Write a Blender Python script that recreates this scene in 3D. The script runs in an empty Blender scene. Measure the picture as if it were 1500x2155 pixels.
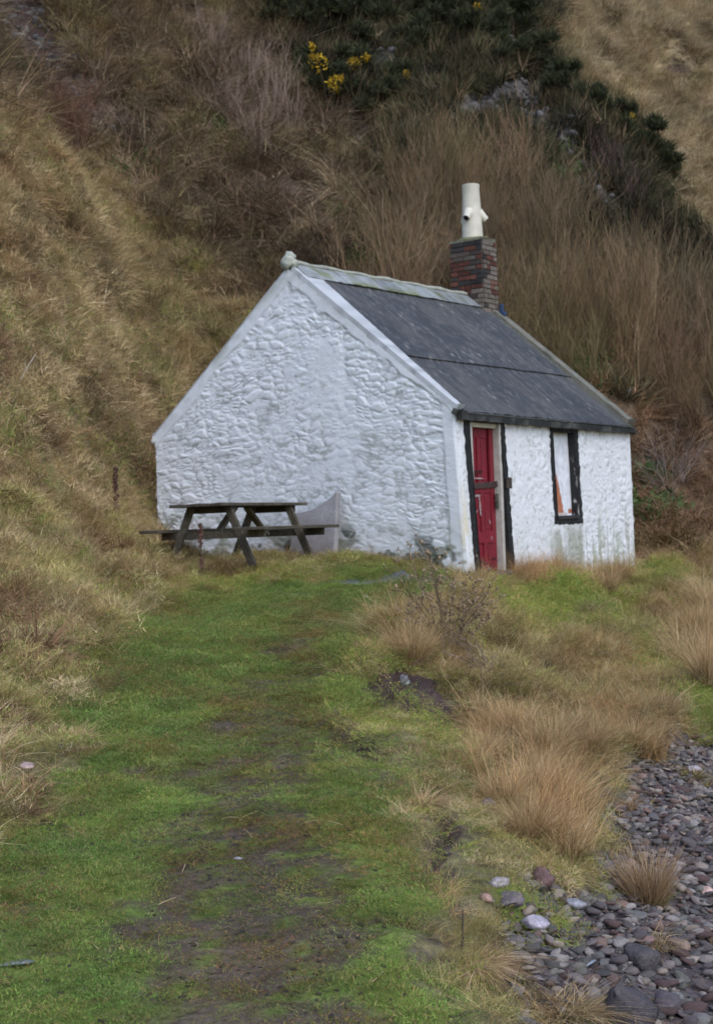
import bpy, math, random
import numpy as np
from mathutils import Matrix, Vector

scene = bpy.context.scene
R = np.random.default_rng(11)
random.seed(5)

# ------------------------------------------------------------------ camera
F, PITCH, ROLL, EYE = 3073.6, 0.0126, -0.0357, 1.6        # focal length in photo pixels
cp, sp, cr, sr = math.cos(PITCH), math.sin(PITCH), math.cos(ROLL), math.sin(ROLL)
UP = Vector((0, -sp, cp)); FW = Vector((0, cp, sp)); RX = Vector((1, 0, 0))
right = cr * RX + sr * UP
up = -sr * RX + cr * UP
cam_d = bpy.data.cameras.new('camera'); cam = bpy.data.objects.new('camera', cam_d)
scene.collection.objects.link(cam); scene.camera = cam
M = Matrix((right, up, -FW)).transposed().to_4x4(); M.translation = Vector((0, 0, EYE)); cam.matrix_world = M
cam_d.sensor_fit = 'VERTICAL'; cam_d.sensor_height = 24; cam_d.sensor_width = 24
cam_d.lens = F / 2155 * 24
cam_d.clip_start = 0.05; cam_d.clip_end = 500
cam_d.dof.use_dof = True; cam_d.dof.focus_distance = 6.6; cam_d.dof.aperture_fstop = 4.0

# ------------------------------------------------------------------ sky, sun, exposure (overcast)
SUN_EL, SUN_AZ = math.radians(50), math.radians(154)       # azimuth clockwise from +Y
w = bpy.data.worlds.new('World'); scene.world = w; w.use_nodes = True
nt = w.node_tree; bg = nt.nodes['Background']
sky = nt.nodes.new('ShaderNodeTexSky'); sky.sky_type = 'NISHITA'; sky.sun_disc = False
sky.sun_elevation = SUN_EL; sky.sun_rotation = SUN_AZ
sky.air_density = 1.1; sky.dust_density = 1.6; sky.ozone_density = 1.8
nt.links.new(sky.outputs[0], bg.inputs[0]); bg.inputs[1].default_value = 0.15
sl = bpy.data.lights.new('sun', 'SUN'); so = bpy.data.objects.new('sun', sl); scene.collection.objects.link(so)
sl.energy = 0.85; sl.angle = math.radians(70); sl.color = (1.0, 0.985, 0.96)
sd = Vector((math.sin(SUN_AZ) * math.cos(SUN_EL), math.cos(SUN_AZ) * math.cos(SUN_EL), math.sin(SUN_EL)))
so.rotation_euler = sd.to_track_quat('Z', 'Y').to_euler(); so.location = (6, -6, 14)
vs = scene.view_settings; vs.view_transform = 'Standard'; vs.look = 'None'; vs.exposure = 0.66; vs.gamma = 1
scene.cycles.use_adaptive_sampling = True; scene.cycles.adaptive_threshold = 0.02; scene.cycles.max_bounces = 4; scene.cycles.diffuse_bounces = 2; scene.cycles.glossy_bounces = 2
scene.cycles.transmission_bounces = 2; scene.cycles.transparent_max_bounces = 4

# ------------------------------------------------------------------ helpers
def ray(u, v):
    du, dv = u - 750, v - 1077.5
    A = du * cr + dv * sr; B = -du * sr + dv * cr
    d = np.array([A / F, cp + B / F * sp, sp - B / F * cp]); return d / d[1]
def P(u, v, Y): r = ray(u, v) * Y; return np.array([r[0], Y, r[2] + EYE])

def hash2(ix, iy, s):
    h = (ix.astype(np.int64) * 374761393 + iy.astype(np.int64) * 668265263 + s * 1442695041) & 0x7fffffff
    h = ((h ^ (h >> 13)) * 1274126177) & 0x7fffffff
    h = ((h ^ (h >> 16)) * 974711) & 0x7fffffff
    return (h % 100003) / 100003.0
def vnoise(x, y, s=0):
    x = np.asarray(x, float); y = np.asarray(y, float)
    ix, iy = np.floor(x), np.floor(y); fx, fy = x - ix, y - iy
    fx = fx * fx * (3 - 2 * fx); fy = fy * fy * (3 - 2 * fy)
    a, b, c, d = hash2(ix, iy, s), hash2(ix + 1, iy, s), hash2(ix, iy + 1, s), hash2(ix + 1, iy + 1, s)
    return (a + (b - a) * fx) * (1 - fy) + (c + (d - c) * fx) * fy
def fbm(x, y, s=0, o=3):
    t = 0; a = .5; n = 0
    for k in range(o):
        t = t + a * vnoise(x * 2 ** k + 17.3 * k, y * 2 ** k - 9.1 * k, s + k); n += a; a *= .55
    return t / n
def smooth(a, b, x):
    t = np.clip((x - a) / (b - a), 0, 1); return t * t * (3 - 2 * t)
def worley(x, y, s=0):
    """F1, F2, cell id random, offset to the nearest cell centre."""
    ix, iy = np.floor(x), np.floor(y)
    f1 = np.full(x.shape, 9.); f2 = np.full(x.shape, 9.); cid = np.zeros(x.shape); ox = np.zeros(x.shape); oy = np.zeros(x.shape)
    for i in (-1, 0, 1):
        for j in (-1, 0, 1):
            cx, cy = ix + i, iy + j
            dx = cx + .1 + .8 * hash2(cx, cy, s) - x; dy = cy + .1 + .8 * hash2(cx, cy, s + 7) - y
            d = np.sqrt(dx * dx + dy * dy); r = hash2(cx, cy, s + 13)
            new = d < f1
            f2 = np.where(new, f1, np.minimum(f2, d)); f1 = np.where(new, d, f1)
            cid = np.where(new, r, cid); ox = np.where(new, -dx, ox); oy = np.where(new, -dy, oy)
    return f1, f2, cid, ox, oy

def mk(name, verts, faces, mat=None, cols=None, smooth_shade=False, parent=None, link=True, loc=None):
    """verts Nx3; faces: list of tuples or an Nx3/Nx4 array; cols Nx3 per vertex."""
    me = bpy.data.meshes.new(name)
    verts = np.asarray(verts, np.float32)
    if isinstance(faces, np.ndarray):
        n, k = faces.shape
        me.vertices.add(len(verts)); me.vertices.foreach_set('co', verts.ravel())
        me.loops.add(n * k); me.loops.foreach_set('vertex_index', faces.astype(np.int32).ravel())
        me.polygons.add(n); me.polygons.foreach_set('loop_start', np.arange(0, n * k, k, dtype=np.int32))
        me.update(calc_edges=True)
    else:
        me.from_pydata(verts.tolist(), [], [tuple(int(i) for i in f) for f in faces]); me.update()
    if cols is not None:
        c = np.ones((len(verts), 4), np.float32); c[:, :3] = cols
        at = me.color_attributes.new('Col', 'FLOAT_COLOR', 'POINT'); at.data.foreach_set('color', c.ravel())
    if smooth_shade: me.polygons.foreach_set('use_smooth', np.ones(len(me.polygons), bool))
    if mat: me.materials.append(mat)
    o = bpy.data.objects.new(name, me)
    if link: scene.collection.objects.link(o)
    if parent: o.parent = parent
    if loc is not None: o.location = loc
    return o
def tag(o, label=None, cat=None, group=None, kind=None):
    for k, v in (('label', label), ('category', cat), ('group', group), ('kind', kind)):
        if v: o[k] = v
    return o
def empty(name, loc=(0, 0, 0), rz=0):
    o = bpy.data.objects.new(name, None); scene.collection.objects.link(o); o.location = loc; o.rotation_euler.z = rz; return o

class MB:
    """collects boxes, bars and tubes into one mesh"""
    def __init__(s): s.v = []; s.f = []; s.c = []
    def add(s, v, f, c=None):
        n = len(s.v); s.v += [tuple(p) for p in v]; s.f += [tuple(i + n for i in q) for q in f]
        s.c += [c if c is not None else (1, 1, 1)] * len(v) if not (c is not None and np.ndim(c) == 2) else [tuple(q) for q in c]
    def box(s, c, d, ax=None, col=None, jit=0):
        ax = ax or ((1, 0, 0), (0, 1, 0), (0, 0, 1)); c = np.array(c, float); a = [np.array(q, float) for q in ax]
        v = []
        for i in (-1, 1):
            for j in (-1, 1):
                for k in (-1, 1):
                    v.append(c + a[0] * d[0] / 2 * i + a[1] * d[1] / 2 * j + a[2] * d[2] / 2 * k + (np.array([random.uniform(-jit, jit) for _ in range(3)]) if jit else 0))
        s.add(v, [(0, 1, 3, 2), (4, 6, 7, 5), (0, 4, 5, 1), (2, 3, 7, 6), (0, 2, 6, 4), (1, 5, 7, 3)], col)
    def bar(s, p, q, wd, th, side, col=None):
        """a plank from p to q; wd along `side`, th across"""
        p = np.array(p, float); q = np.array(q, float); d = q - p; L = np.linalg.norm(d); d /= L
        sd_ = np.array(side, float); sd_ -= d * sd_.dot(d); sd_ /= np.linalg.norm(sd_); n = np.cross(d, sd_)
        s.box((p + q) / 2, (L, wd, th), (d, sd_, n), col)
    def tube(s, pts, rad, n=6, col=None, cap=True):
        pts = [np.array(p, float) for p in pts]; rad = rad if hasattr(rad, '__len__') else [rad] * len(pts)
        v = []; f = []
        for i, p in enumerate(pts):
            d = pts[min(i + 1, len(pts) - 1)] - pts[max(i - 1, 0)]; d /= np.linalg.norm(d) + 1e-9
            a = np.cross(d, (0, 0, 1) if abs(d[2]) < .9 else (1, 0, 0)); a /= np.linalg.norm(a); b = np.cross(d, a)
            for k in range(n):
                t = 2 * math.pi * k / n; v.append(p + (a * math.cos(t) + b * math.sin(t)) * rad[i])
        for i in range(len(pts) - 1):
            for k in range(n): f.append((i * n + k, i * n + (k + 1) % n, (i + 1) * n + (k + 1) % n, (i + 1) * n + k))
        if cap: f.append(tuple(range(n))[::-1]); f.append(tuple((len(pts) - 1) * n + k for k in range(n)))
        s.add(v, f, col)
    def build(s, name, mat, parent=None, bevel=0, **kw):
        o = mk(name, s.v, s.f, mat, np.array(s.c), parent=parent, **kw)
        if bevel:
            m = o.modifiers.new('bevel', 'BEVEL'); m.width = bevel; m.segments = 2; m.limit_method = 'ANGLE'
        return o

# ------------------------------------------------------------------ materials
def material(name, rough=.8, base=None, vary=.25, vscale=8, fine=40, fvary=.2, bump=0, bscale=30, tint=False, transl=0, spec=.3, coord='Object', colattr=True):
    m = bpy.data.materials.new(name); m.use_nodes = True; N = m.node_tree.nodes; Lk = m.node_tree.links
    b = N['Principled BSDF']; b.inputs['Roughness'].default_value = rough; b.inputs['Specular IOR Level'].default_value = spec
    def mul(a, c):
        x = N.new('ShaderNodeMix'); x.data_type = 'RGBA'; x.blend_type = 'MULTIPLY'; x.inputs[0].default_value = 1
        Lk.new(a, x.inputs[6]); Lk.new(c, x.inputs[7]); return x.outputs[2]
    if colattr:
        a = N.new('ShaderNodeAttribute'); a.attribute_name = 'Col'; col = a.outputs['Color']
    if base is not None:
        g = N.new('ShaderNodeRGB'); g.outputs[0].default_value = (*base, 1); col = mul(col, g.outputs[0]) if colattr else g.outputs[0]
    if tint:
        a = N.new('ShaderNodeAttribute'); a.attribute_name = 'tint'; a.attribute_type = 'INSTANCER'; col = mul(col, a.outputs['Color'])
    tc = N.new('ShaderNodeTexCoord')
    def noise(scale, amt, det=4):
        n = N.new('ShaderNodeTexNoise'); n.inputs['Scale'].default_value = scale; n.inputs['Detail'].default_value = det
        Lk.new(tc.outputs[coord], n.inputs['Vector'])
        r = N.new('ShaderNodeMapRange'); r.inputs[1].default_value = .3; r.inputs[2].default_value = .7
        r.inputs[3].default_value = 1 - amt; r.inputs[4].default_value = 1 + amt; Lk.new(n.outputs['Fac'], r.inputs[0]); return r.outputs[0]
    if vary: col = mul(col, noise(vscale, vary))
    if fvary: col = mul(col, noise(fine, fvary))
    Lk.new(col, b.inputs['Base Color'])
    if bump:
        n = N.new('ShaderNodeTexNoise'); n.inputs['Scale'].default_value = bscale; n.inputs['Detail'].default_value = 6
        Lk.new(tc.outputs[coord], n.inputs['Vector'])
        bp = N.new('ShaderNodeBump'); bp.inputs['Strength'].default_value = 1; bp.inputs['Distance'].default_value = bump
        Lk.new(n.outputs['Fac'], bp.inputs['Height']); Lk.new(bp.outputs[0], b.inputs['Normal'])
    if transl:
        t = N.new('ShaderNodeBsdfTranslucent'); Lk.new(col, t.inputs['Color'])
        x = N.new('ShaderNodeMixShader'); x.inputs[0].default_value = transl
        Lk.new(b.outputs[0], x.inputs[1]); Lk.new(t.outputs[0], x.inputs[2]); Lk.new(x.outputs[0], N['Material Output'].inputs['Surface'])
    return m
m_ground = material('earth_and_turf', .95, vary=.3, vscale=2.5, fine=25, fvary=.3, bump=.03, bscale=18, spec=.15)
m_blade = material('grass_blades', .85, vary=0, fvary=0, tint=True, transl=.25, spec=.15)
m_twig = material('twigs', .9, vary=0, fvary=0, tint=True, spec=.1)
m_plant = material('dry_plant', .9, vary=0, fvary=0, transl=.15, spec=.1)
m_stem = material('bare_twigs', .9, vary=0, fvary=0, spec=.1)
m_stone = material('beach_stone', .55, vary=.25, vscale=9, fine=60, fvary=.2, bump=.004, bscale=30, tint=True, spec=.4)
m_rock = material('rock', .6, vary=.3, vscale=14, fine=70, fvary=.25, bump=.008, bscale=40, spec=.4)
m_white = material('whitewash', .75, vary=.04, vscale=3, fine=60, fvary=.05, bump=.004, bscale=55, spec=.25)
m_roof = material('roof_sheet', .6, vary=.16, vscale=2.2, fine=38, fvary=.22, bump=.003, bscale=45, spec=.4)
m_cement = material('cement', .85, vary=.2, vscale=6, fine=45, fvary=.2, bump=.006, bscale=40, spec=.2)
m_black = material('black_paint', .55, vary=.3, vscale=12, fine=60, fvary=.4, bump=.004, bscale=50, spec=.4)
m_red = material('red_paint', .5, vary=.12, vscale=8, fine=50, fvary=.12, bump=.001, bscale=50, spec=.4)
m_timber = material('painted_timber', .7, vary=.15, vscale=10, fine=60, fvary=.15, bump=.002, bscale=60, spec=.25)
m_oldwood = material('weathered_timber', .85, vary=.35, vscale=7, fine=50, fvary=.35, bump=.003, bscale=45, spec=.2)
m_iron = material('rusty_iron', .7, vary=.4, vscale=18, fine=70, fvary=.3, bump=.003, bscale=60, spec=.4)
m_brick = material('brick', .85, vary=.2, vscale=12, fine=60, fvary=.3, bump=.006, bscale=50, spec=.2)
m_clay = material('cream_clay', .6, vary=.1, vscale=6, fine=40, fvary=.06, bump=.001, bscale=30, spec=.35)
m_concrete = material('pale_concrete', .85, vary=.14, vscale=5, fine=30, fvary=.12, bump=.003, bscale=40, spec=.2)

# ------------------------------------------------------------------ the cottage's place
HO = np.array([1.2556, 17.4595, 1.0283]); AZ = .9643; HW, HL = 4.865, 4.92; EAVE = 2.0
ha = np.array([math.cos(AZ), math.sin(AZ), 0]); hb = np.array([-math.sin(AZ), math.cos(AZ), 0]); hn = np.array([math.sin(AZ), -math.cos(AZ), 0])
KZ = np.array([0, 0, 1.0])
def house_sb(x, y):
    dx, dy = x - HO[0], y - HO[1]; return dx * ha[0] + dy * ha[1], dx * hb[0] + dy * hb[1]

# ------------------------------------------------------------------ terrain
ctrl = [P(*c) for c in [
    (500, 2155, 4.8), (450, 1900, 5.96), (450, 1700, 7.37), (480, 1500, 9.65), (520, 1400, 11.4), (600, 1300, 13.86), (700, 1240, 15.9),
    (720, 1600, 8.35), (780, 1350, 12.2), (950, 1870, 6.0), (880, 1720, 7.05), (1000, 2155, 4.85), (100, 1480, 9.57), (250, 1290, 13.7),
    (0, 1700, 7.15), (-150, 2155, 4.64), (-100, 1900, 5.76), (0, 1300, 11.2), (0, 1150, 13.5), (0, 1000, 16.5), (0, 800, 18.5), (0, 600, 21),
    (0, 400, 23.5), (0, 250, 25.5), (150, 1150, 16.5), (150, 1000, 19), (150, 800, 21), (150, 600, 23.5), (150, 400, 26.5), (300, 1150, 19.3),
    (250, 1200, 15.3), (300, 1100, 21), (300, 1000, 22.5), (320, 900, 24.5), (300, 750, 27), (300, 600, 29.5), (300, 450, 32), (300, 300, 34.5),
    (300, 100, 38), (300, 0, 40), (500, 700, 28.5), (500, 600, 30.5), (500, 450, 33), (500, 300, 36), (500, 100, 40), (500, 0, 42),
    (700, 550, 31.5), (700, 400, 34.5), (700, 200, 39), (700, 0, 43), (900, 500, 32), (900, 400, 34.5), (900, 200, 39.5), (900, 0, 44),
    (1350, 1100, 24), (1350, 1195, 21.8), (1450, 1100, 24.5), (1450, 1000, 27), (1450, 850, 29), (1450, 720, 33), (1480, 500, 37), (1480, 300, 43),
    (1480, 100, 51), (1480, 0, 56), (1300, 500, 34), (1300, 300, 39), (1300, 100, 46), (1300, 0, 50), (1100, 500, 32.5), (1100, 300, 37.5),
    (1100, 100, 42.5), (1100, 0, 45), (533, 1171, 17), (347, 1163, 17.5), (649, 1169, 18.1), (712, 1172, 18.45),
    (1050, 1240, 17.6), (1200, 1235, 19.2), (1400, 1222, 20.5), (1480, 1200, 21.5), (900, 1350, 12.6), (1050, 1400, 12.8), (1200, 1300, 16.5),
    (1350, 1300, 17.5), (1350, 1400, 14.8), (1450, 1480, 13.6), (1200, 1500, 11.3), (1450, 1560, 12), (1250, 1640, 10), (1450, 1750, 8.9),
    (1250, 1800, 8.1), (1450, 1950, 7.1), (1150, 1860, 7.2), (1080, 1980, 6.2), (1300, 2155, 5.6), (1480, 2155, 5.75), (1100, 2155, 5.15),
    (1030, 1750, 7.2), (1000, 1600, 8.6), (1100, 1700, 8.4), (480, 1215, 16.4)]]
ctrl += [np.array(c, float) for c in [
    (-1.5, 22.6, 1.9), (0, 24.6, 2.2), (2, 25, 1.9), (3.6, 24, 1.3), (4.4, 22, .95), (1.5, 28, 4.0), (3.6, 28, 3.4), (6, 28, 2.9),
    (5, 8, -.5), (7, 12, -.5), (8, 16, -.3), (8, 20, .2), (5, 5, -.6), (3, 3, -.4), (0, 3, -.12), (-2, 3, 0), (2, 3, -.3),
    (-5, 8, 2.0), (-6, 12, 3.2), (-8, 16, 5.5), (-10, 22, 10), (-12, 28, 14), (-3.5, 5, 1.0), (-14, 40, 22),
    (14, 26, 2), (16, 32, 6), (18, 40, 13), (20, 55, 22), (10, 22, .6), (-10, 50, 25), (0, 60, 27), (10, 65, 30), (25, 70, 32),
    (1.4, 17.3, 1.02), (2.6, 19.0, 1.0), (12, 4, -1.0), (14, 14, -1.0), (-8, 3, 2.4)]]
ctrl = np.array(ctrl)
def tps_fit(pts, lam=.02):
    n = len(pts); xy = pts[:, :2] / 10
    d = np.linalg.norm(xy[:, None] - xy[None], axis=2); K = d * d * np.log(d + 1e-9)
    A = np.zeros((n + 3, n + 3)); A[:n, :n] = K + lam * np.eye(n) * .1
    A[:n, n] = 1; A[:n, n + 1:] = xy; A[n, :n] = 1; A[n + 1:, :n] = xy.T
    return xy, np.linalg.solve(A, np.concatenate([pts[:, 2], np.zeros(3)]))
TX, TW = tps_fit(ctrl)
def tps(x, y):
    x = x.ravel() / 10; y = y.ravel() / 10; out = TW[-3] + TW[-2] * x + TW[-1] * y
    for i in range(len(TX)):
        d2 = (x - TX[i, 0]) ** 2 + (y - TX[i, 1]) ** 2; out += TW[i] * .5 * d2 * np.log(d2 + 1e-18)
    return out
def axis(segs):
    a = []
    for lo, hi, st in segs: a.append(np.arange(lo, hi, st))
    return np.concatenate(a)
GX = axis([(-40, -14, 2), (-14, -6, .3), (-6, 7, .07), (7, 14, .3), (14, 45, 1.5)]); GY = axis([(-12, 2, 2.0), (2, 4, .2), (4, 14, .06), (14, 24, .08), (24, 58, .25), (58, 120, 3)])
XX, YY = np.meshgrid(GX, GY)
ZZ = tps(XX, YY).reshape(XX.shape)
ZZ = np.where(YY > 58, np.minimum(ZZ, 24 + (YY - 58) * .7 + np.maximum(0, XX) * .1), ZZ)
GZ0 = ZZ.copy()
def bil(A, x, y):
    x = np.atleast_1d(np.asarray(x, float)); y = np.atleast_1d(np.asarray(y, float))
    i = np.clip(np.searchsorted(GX, x) - 1, 0, len(GX) - 2); j = np.clip(np.searchsorted(GY, y) - 1, 0, len(GY) - 2)
    fx = np.clip((x - GX[i]) / (GX[i + 1] - GX[i]), 0, 1); fy = np.clip((y - GY[j]) / (GY[j + 1] - GY[j]), 0, 1)
    return (A[j, i] * (1 - fx) + A[j, i + 1] * fx) * (1 - fy) + (A[j + 1, i] * (1 - fx) + A[j + 1, i + 1] * fx) * fy
def hit(u, v, y0=3.5, y1=75):
    """where the sight line through a photo pixel meets the ground"""
    r = ray(u, v); Y = np.arange(y0, y1, .04); z = bil(ZZ, r[0] * Y, Y); d = EYE + r[2] * Y - z
    k = np.where(d < 0)[0]
    Yh = Y[k[0]] if len(k) else y1
    return np.array([r[0] * Yh, Yh, float(bil(ZZ, r[0] * Yh, Yh)[0])])
def region(pix):
    """outline seen in the photo -> outline on the ground (x, y)"""
    out = []
    for i, p in enumerate(pix):
        q = pix[(i + 1) % len(pix)]; n = max(1, int(math.hypot(q[0] - p[0], q[1] - p[1]) / 70))
        for k in range(n): out.append(hit(p[0] + (q[0] - p[0]) * k / n, p[1] + (q[1] - p[1]) * k / n)[:2])
    return np.array(out)
def inside(poly, x, y):
    c = np.zeros(x.shape, bool)
    for i in range(len(poly)):
        x1, y1 = poly[i]; x2, y2 = poly[i - 1]
        k = ((y1 > y) != (y2 > y)); c ^= k & (x < (x2 - x1) * (y - y1) / (y2 - y1 + 1e-12) + x1)
    return c
def field(poly, jit, s=1):
    """soft 0..1 field of a region on the terrain grid, its edge broken by noise"""
    jx = (fbm(XX / jit, YY / jit, 31 + s) - .5) * 2.4 * jit; jy = (fbm(XX / jit, YY / jit, 57 + s) - .5) * 2.4 * jit
    return inside(poly, XX + jx, YY + jy).astype(float)

REG = {}
REG['lawn'] = field(region([(250, 1290), (330, 1255), (560, 1235), (700, 1205), (860, 1190), (990, 1215), (980, 1250), (850, 1290), (790, 1350), (770, 1450), (705, 1520),
    (720, 1600), (820, 1680), (880, 1760), (940, 1850), (960, 1910), (860, 2000), (930, 2090), (960, 2290), (-260, 2290), (-260, 1830), (40, 1760), (130, 1620), (90, 1500), (220, 1410)]), .35, 1)
REG['mud'] = field(region([(600, 1290), (740, 1290), (720, 1450), (670, 1600), (710, 1750), (780, 1850), (880, 2150), (920, 2290), (180, 2290), (240, 2000), (300, 1800), (370, 1640), (470, 1480), (550, 1370)]), .5, 2)
REG['strip'] = field(region([(690, 1180), (860, 1185), (880, 1200), (700, 1206)]), .12, 3)
REG['straw'] = field(region([(-300, 130), (0, 245), (130, 300), (240, 400), (300, 500), (420, 590), (520, 640), (560, 700), (620, 1150), (480, 1215), (320, 1262), (230, 1300), (180, 1420), (60, 1500), (60, 1760), (-260, 1800), (-300, 2290), (-1500, 2290), (-1300, 900)]), .6, 4)
REG['bramble'] = field(region([(-300, -60), (560, -60), (600, 120), (640, 230), (760, 300), (790, 420), (760, 480), (840, 560), (620, 690), (520, 640), (420, 590), (300, 500), (240, 400), (130, 300), (0, 245), (-300, 130)]), .8, 5)
REG['gorse'] = field(region([(560, -60), (1110, -60), (1170, 130), (1310, 235), (1410, 365), (1300, 430), (1210, 350), (1060, 270), (900, 270), (770, 290), (640, 220), (600, 120)]), .8, 6)
REG['scree'] = field(region([(960, 160), (1090, 160), (1210, 300), (1260, 380), (1230, 420), (1120, 320), (1000, 270)]), .8, 7)
REG['scree'] = np.maximum(REG['scree'], field(region([(680, 250), (740, 240), (860, 300), (800, 330), (720, 310)]), .5, 8))
REG['pale'] = field(region([(1110, -60), (1800, -60), (1800, 560), (1500, 520), (1420, 470), (1400, 365), (1310, 235), (1170, 130)]), .8, 9)
REG['thicket'] = field(region([(790, 520), (840, 450), (980, 400), (1120, 440), (1250, 560), (1430, 690), (1800, 800), (1800, 930), (1300, 870), (1000, 800), (700, 700), (840, 560)]), .6, 10)
REG['brown'] = field(region([(1240, 860), (1800, 900), (1800, 1180), (1480, 1200), (1300, 1210)]), .3, 11)
REG['beach'] = field(region([(1420, 1545), (1500, 1530), (2700, 1500), (3000, 2290), (1090, 2290), (1060, 2120), (1040, 2000), (1080, 1930), (1120, 1870), (1240, 1820), (1215, 1660), (1280, 1605), (1380, 1590)]), .22, 12)
REG['tall'] = field(region([(1010, 1560), (1130, 1530), (1250, 1560), (1390, 1560), (1400, 1590), (1350, 1610), (1230, 1640), (1240, 1810), (1120, 1830), (1060, 1750), (1000, 1650)]), .15, 13)
REG['tall'] = np.maximum(REG['tall'], field(region([(1445, 1340), (1560, 1300), (1700, 1520), (1500, 1500), (1450, 1440)]), .15, 14))
REG['front'] = field(region([(1075, 1205), (1330, 1205), (1340, 1240), (1180, 1250), (1075, 1240)]), .1, 15)
REG['sward'] = np.maximum(field(region([(700, 1440), (830, 1400), (960, 1440), (1010, 1560), (1000, 1650), (1030, 1760), (1030, 1880), (960, 1900), (860, 1740), (700, 1600)]), .15, 62), field(region([(1020, 1240), (1140, 1228), (1330, 1240), (1330, 1330), (1200, 1345), (1060, 1340)]), .15, 63))
REG['moss'] = field(region([(1290, 1400), (1340, 1365), (1430, 1400), (1450, 1470), (1380, 1470)]), .15, 16)
REG['moss'] = np.maximum(REG['moss'], field(region([(1400, 1490), (1700, 1470), (1700, 1540), (1440, 1560)]), .1, 17))
REG['moss'] = np.maximum(REG['moss'], field(region([(1040, 1290), (1120, 1250), (1230, 1270), (1200, 1310), (1080, 1330)]), .15, 18))
REG['moss'] = np.maximum(REG['moss'], field(region([(1330, 1205), (1430, 1205), (1440, 1240), (1350, 1250)]), .15, 19))
REG['moss'] = np.maximum(REG['moss'], field(region([(1060, 1900), (1180, 1900), (1230, 1990), (1120, 1985)]), .08, 20))
SC = [[(755, 1450), (800, 1440), (850, 1430), (900, 1450), (965, 1500), (900, 1490), (830, 1465), (770, 1465)], [(880, 1685), (930, 1700), (958, 1735), (920, 1730)],
      [(870, 1800), (920, 1765), (940, 1785), (915, 1815)], [(700, 1555), (760, 1560), (830, 1595), (790, 1600), (730, 1580)], [(1375, 122), (1430, 112), (1500, 128), (1560, 150), (1480, 160), (1400, 148)],
      [(1385, 440), (1420, 450), (1440, 490), (1400, 470)], [(100, 590), (180, 585), (180, 605), (110, 610)],
      [(95, 60), (140, 85), (210, 190), (340, 190), (330, 215), (190, 218), (115, 120)], [(640, 330), (700, 345), (690, 430), (650, 405)], [(0, -20), (90, -20), (110, 70), (60, 80), (0, 40)], [(1160, 320), (1230, 370), (1260, 430), (1200, 400)], [(700, 230), (790, 255), (760, 285), (690, 260)], [(60, 480), (110, 475), (100, 505), (55, 500)], [(225, 690), (275, 680), (265, 715)], [(130, 790), (165, 800), (150, 825)], [(380, 640), (430, 650), (410, 675)], [(150, 905), (190, 910), (170, 935)], [(1000, 1590), (1050, 1600), (1075, 1650), (1030, 1640)], [(1050, 1975), (1085, 1965), (1130, 2060), (1190, 2115), (1120, 2120), (1065, 2050)]]
def grow(p, ku, kv):
    cu, cv = sum(q[0] for q in p) / len(p), sum(q[1] for q in p) / len(p); return [(cu + (a - cu) * ku, cv + 6 + (b - cv) * kv) for a, b in p]
SC = [grow(p, 1.35, 2.0) if i < 4 or i >= 17 else grow(p, 1.5, 2.0) if i > 5 else p for i, p in enumerate(SC)]
scar = np.zeros(XX.shape)
for i, s_ in enumerate(SC): scar = np.maximum(scar, field(region(s_), .05 if i < 4 or i >= 12 else .3, 21 + i))
REG['scar'] = scar
apr = np.zeros(XX.shape)
for s_ in SC[:4]: apr = np.maximum(apr, field(region([(a + 8, b + 26) for a, b in s_]), .05, 61))
REG['apron'] = np.maximum(apr, scar)
REG['puddle'] = field(region([(570, 1246), (640, 1243), (720, 1247), (700, 1253), (590, 1252)]), .15, 40)

gap = (np.maximum.reduce([REG[k] for k in ('lawn', 'straw', 'bramble', 'gorse', 'scree', 'pale', 'thicket', 'brown', 'beach', 'tall')]) < .5) & (XX < 0) & (YY > 8) & (GZ0 > 1.6)
REG['straw'] = np.maximum(REG['straw'], gap & (YY < 28)); REG['bramble'] = np.maximum(REG['bramble'], gap & (YY >= 28)); STR = REG['straw']
gap2 = (np.maximum.reduce([REG[k] for k in ('bramble', 'gorse', 'pale', 'thicket', 'brown', 'straw')]) < .5) & (YY > 24) & (GZ0 > 2)
REG['gorse'] = np.maximum(REG['gorse'], gap2)
REG['short'] = np.exp(-(((XX + 1.3) / 2.3) ** 2 + ((YY - 16.6) / 1.9) ** 2) ** 2)
REG['low'] = np.clip(smooth(2.6, 1.5, GZ0) * REG['straw'], 0, 1)
REG['paving'] = field(region([(700, 1212), (860, 1208), (975, 1212), (960, 1224), (820, 1222), (710, 1220)]), .08, 41)
REG['lawn'] = REG['lawn'] * (1 - REG['paving'])
hs, hbb = house_sb(XX, YY); foot = (hs > .06) & (hs < HL - .06) & (hbb > .06) & (hbb < HW - .06)
hill = smooth(.8, 3.5, GZ0)
flat = np.maximum(REG['lawn'], REG['beach'])
bump_ = (fbm(XX / 2.2, YY / 2.2, 3) - .5) * .9 * hill * smooth(20, 30, YY) + (fbm(XX / .7, YY / .7, 4) - .5) * (.14 + .45 * hill) * (1 - .85 * flat) + np.maximum(0, fbm(XX / .38, YY / .38, 14) - .52) * (.22 + .5 * smooth(7, 11, YY) + .6 * hill) * (1 - flat) + (fbm((XX * .8 - YY * .6) / .9, (XX * .6 + YY * .8) / .35, 15) - .5) * .35 * hill * REG['straw'] + (fbm(XX / .16, YY / .16, 6, 2) - .5) * .035
rock_rug = np.maximum(REG['gorse'], REG['scree']); bump_ += (fbm(XX / 1.0, YY / 1.0, 8) - .5) * 1.2 * rock_rug * smooth(26, 34, YY)
nearh = smooth(-.2, .6, np.maximum(np.maximum(-hs, hs - HL), np.maximum(-hbb, hbb - HW)))
bump_ = bump_ * (.25 + .75 * nearh); tabl = np.exp(-(((XX + 1.2) / 2.0) ** 2 + ((YY - 16.6) / 1.9) ** 2) ** 2)
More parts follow.
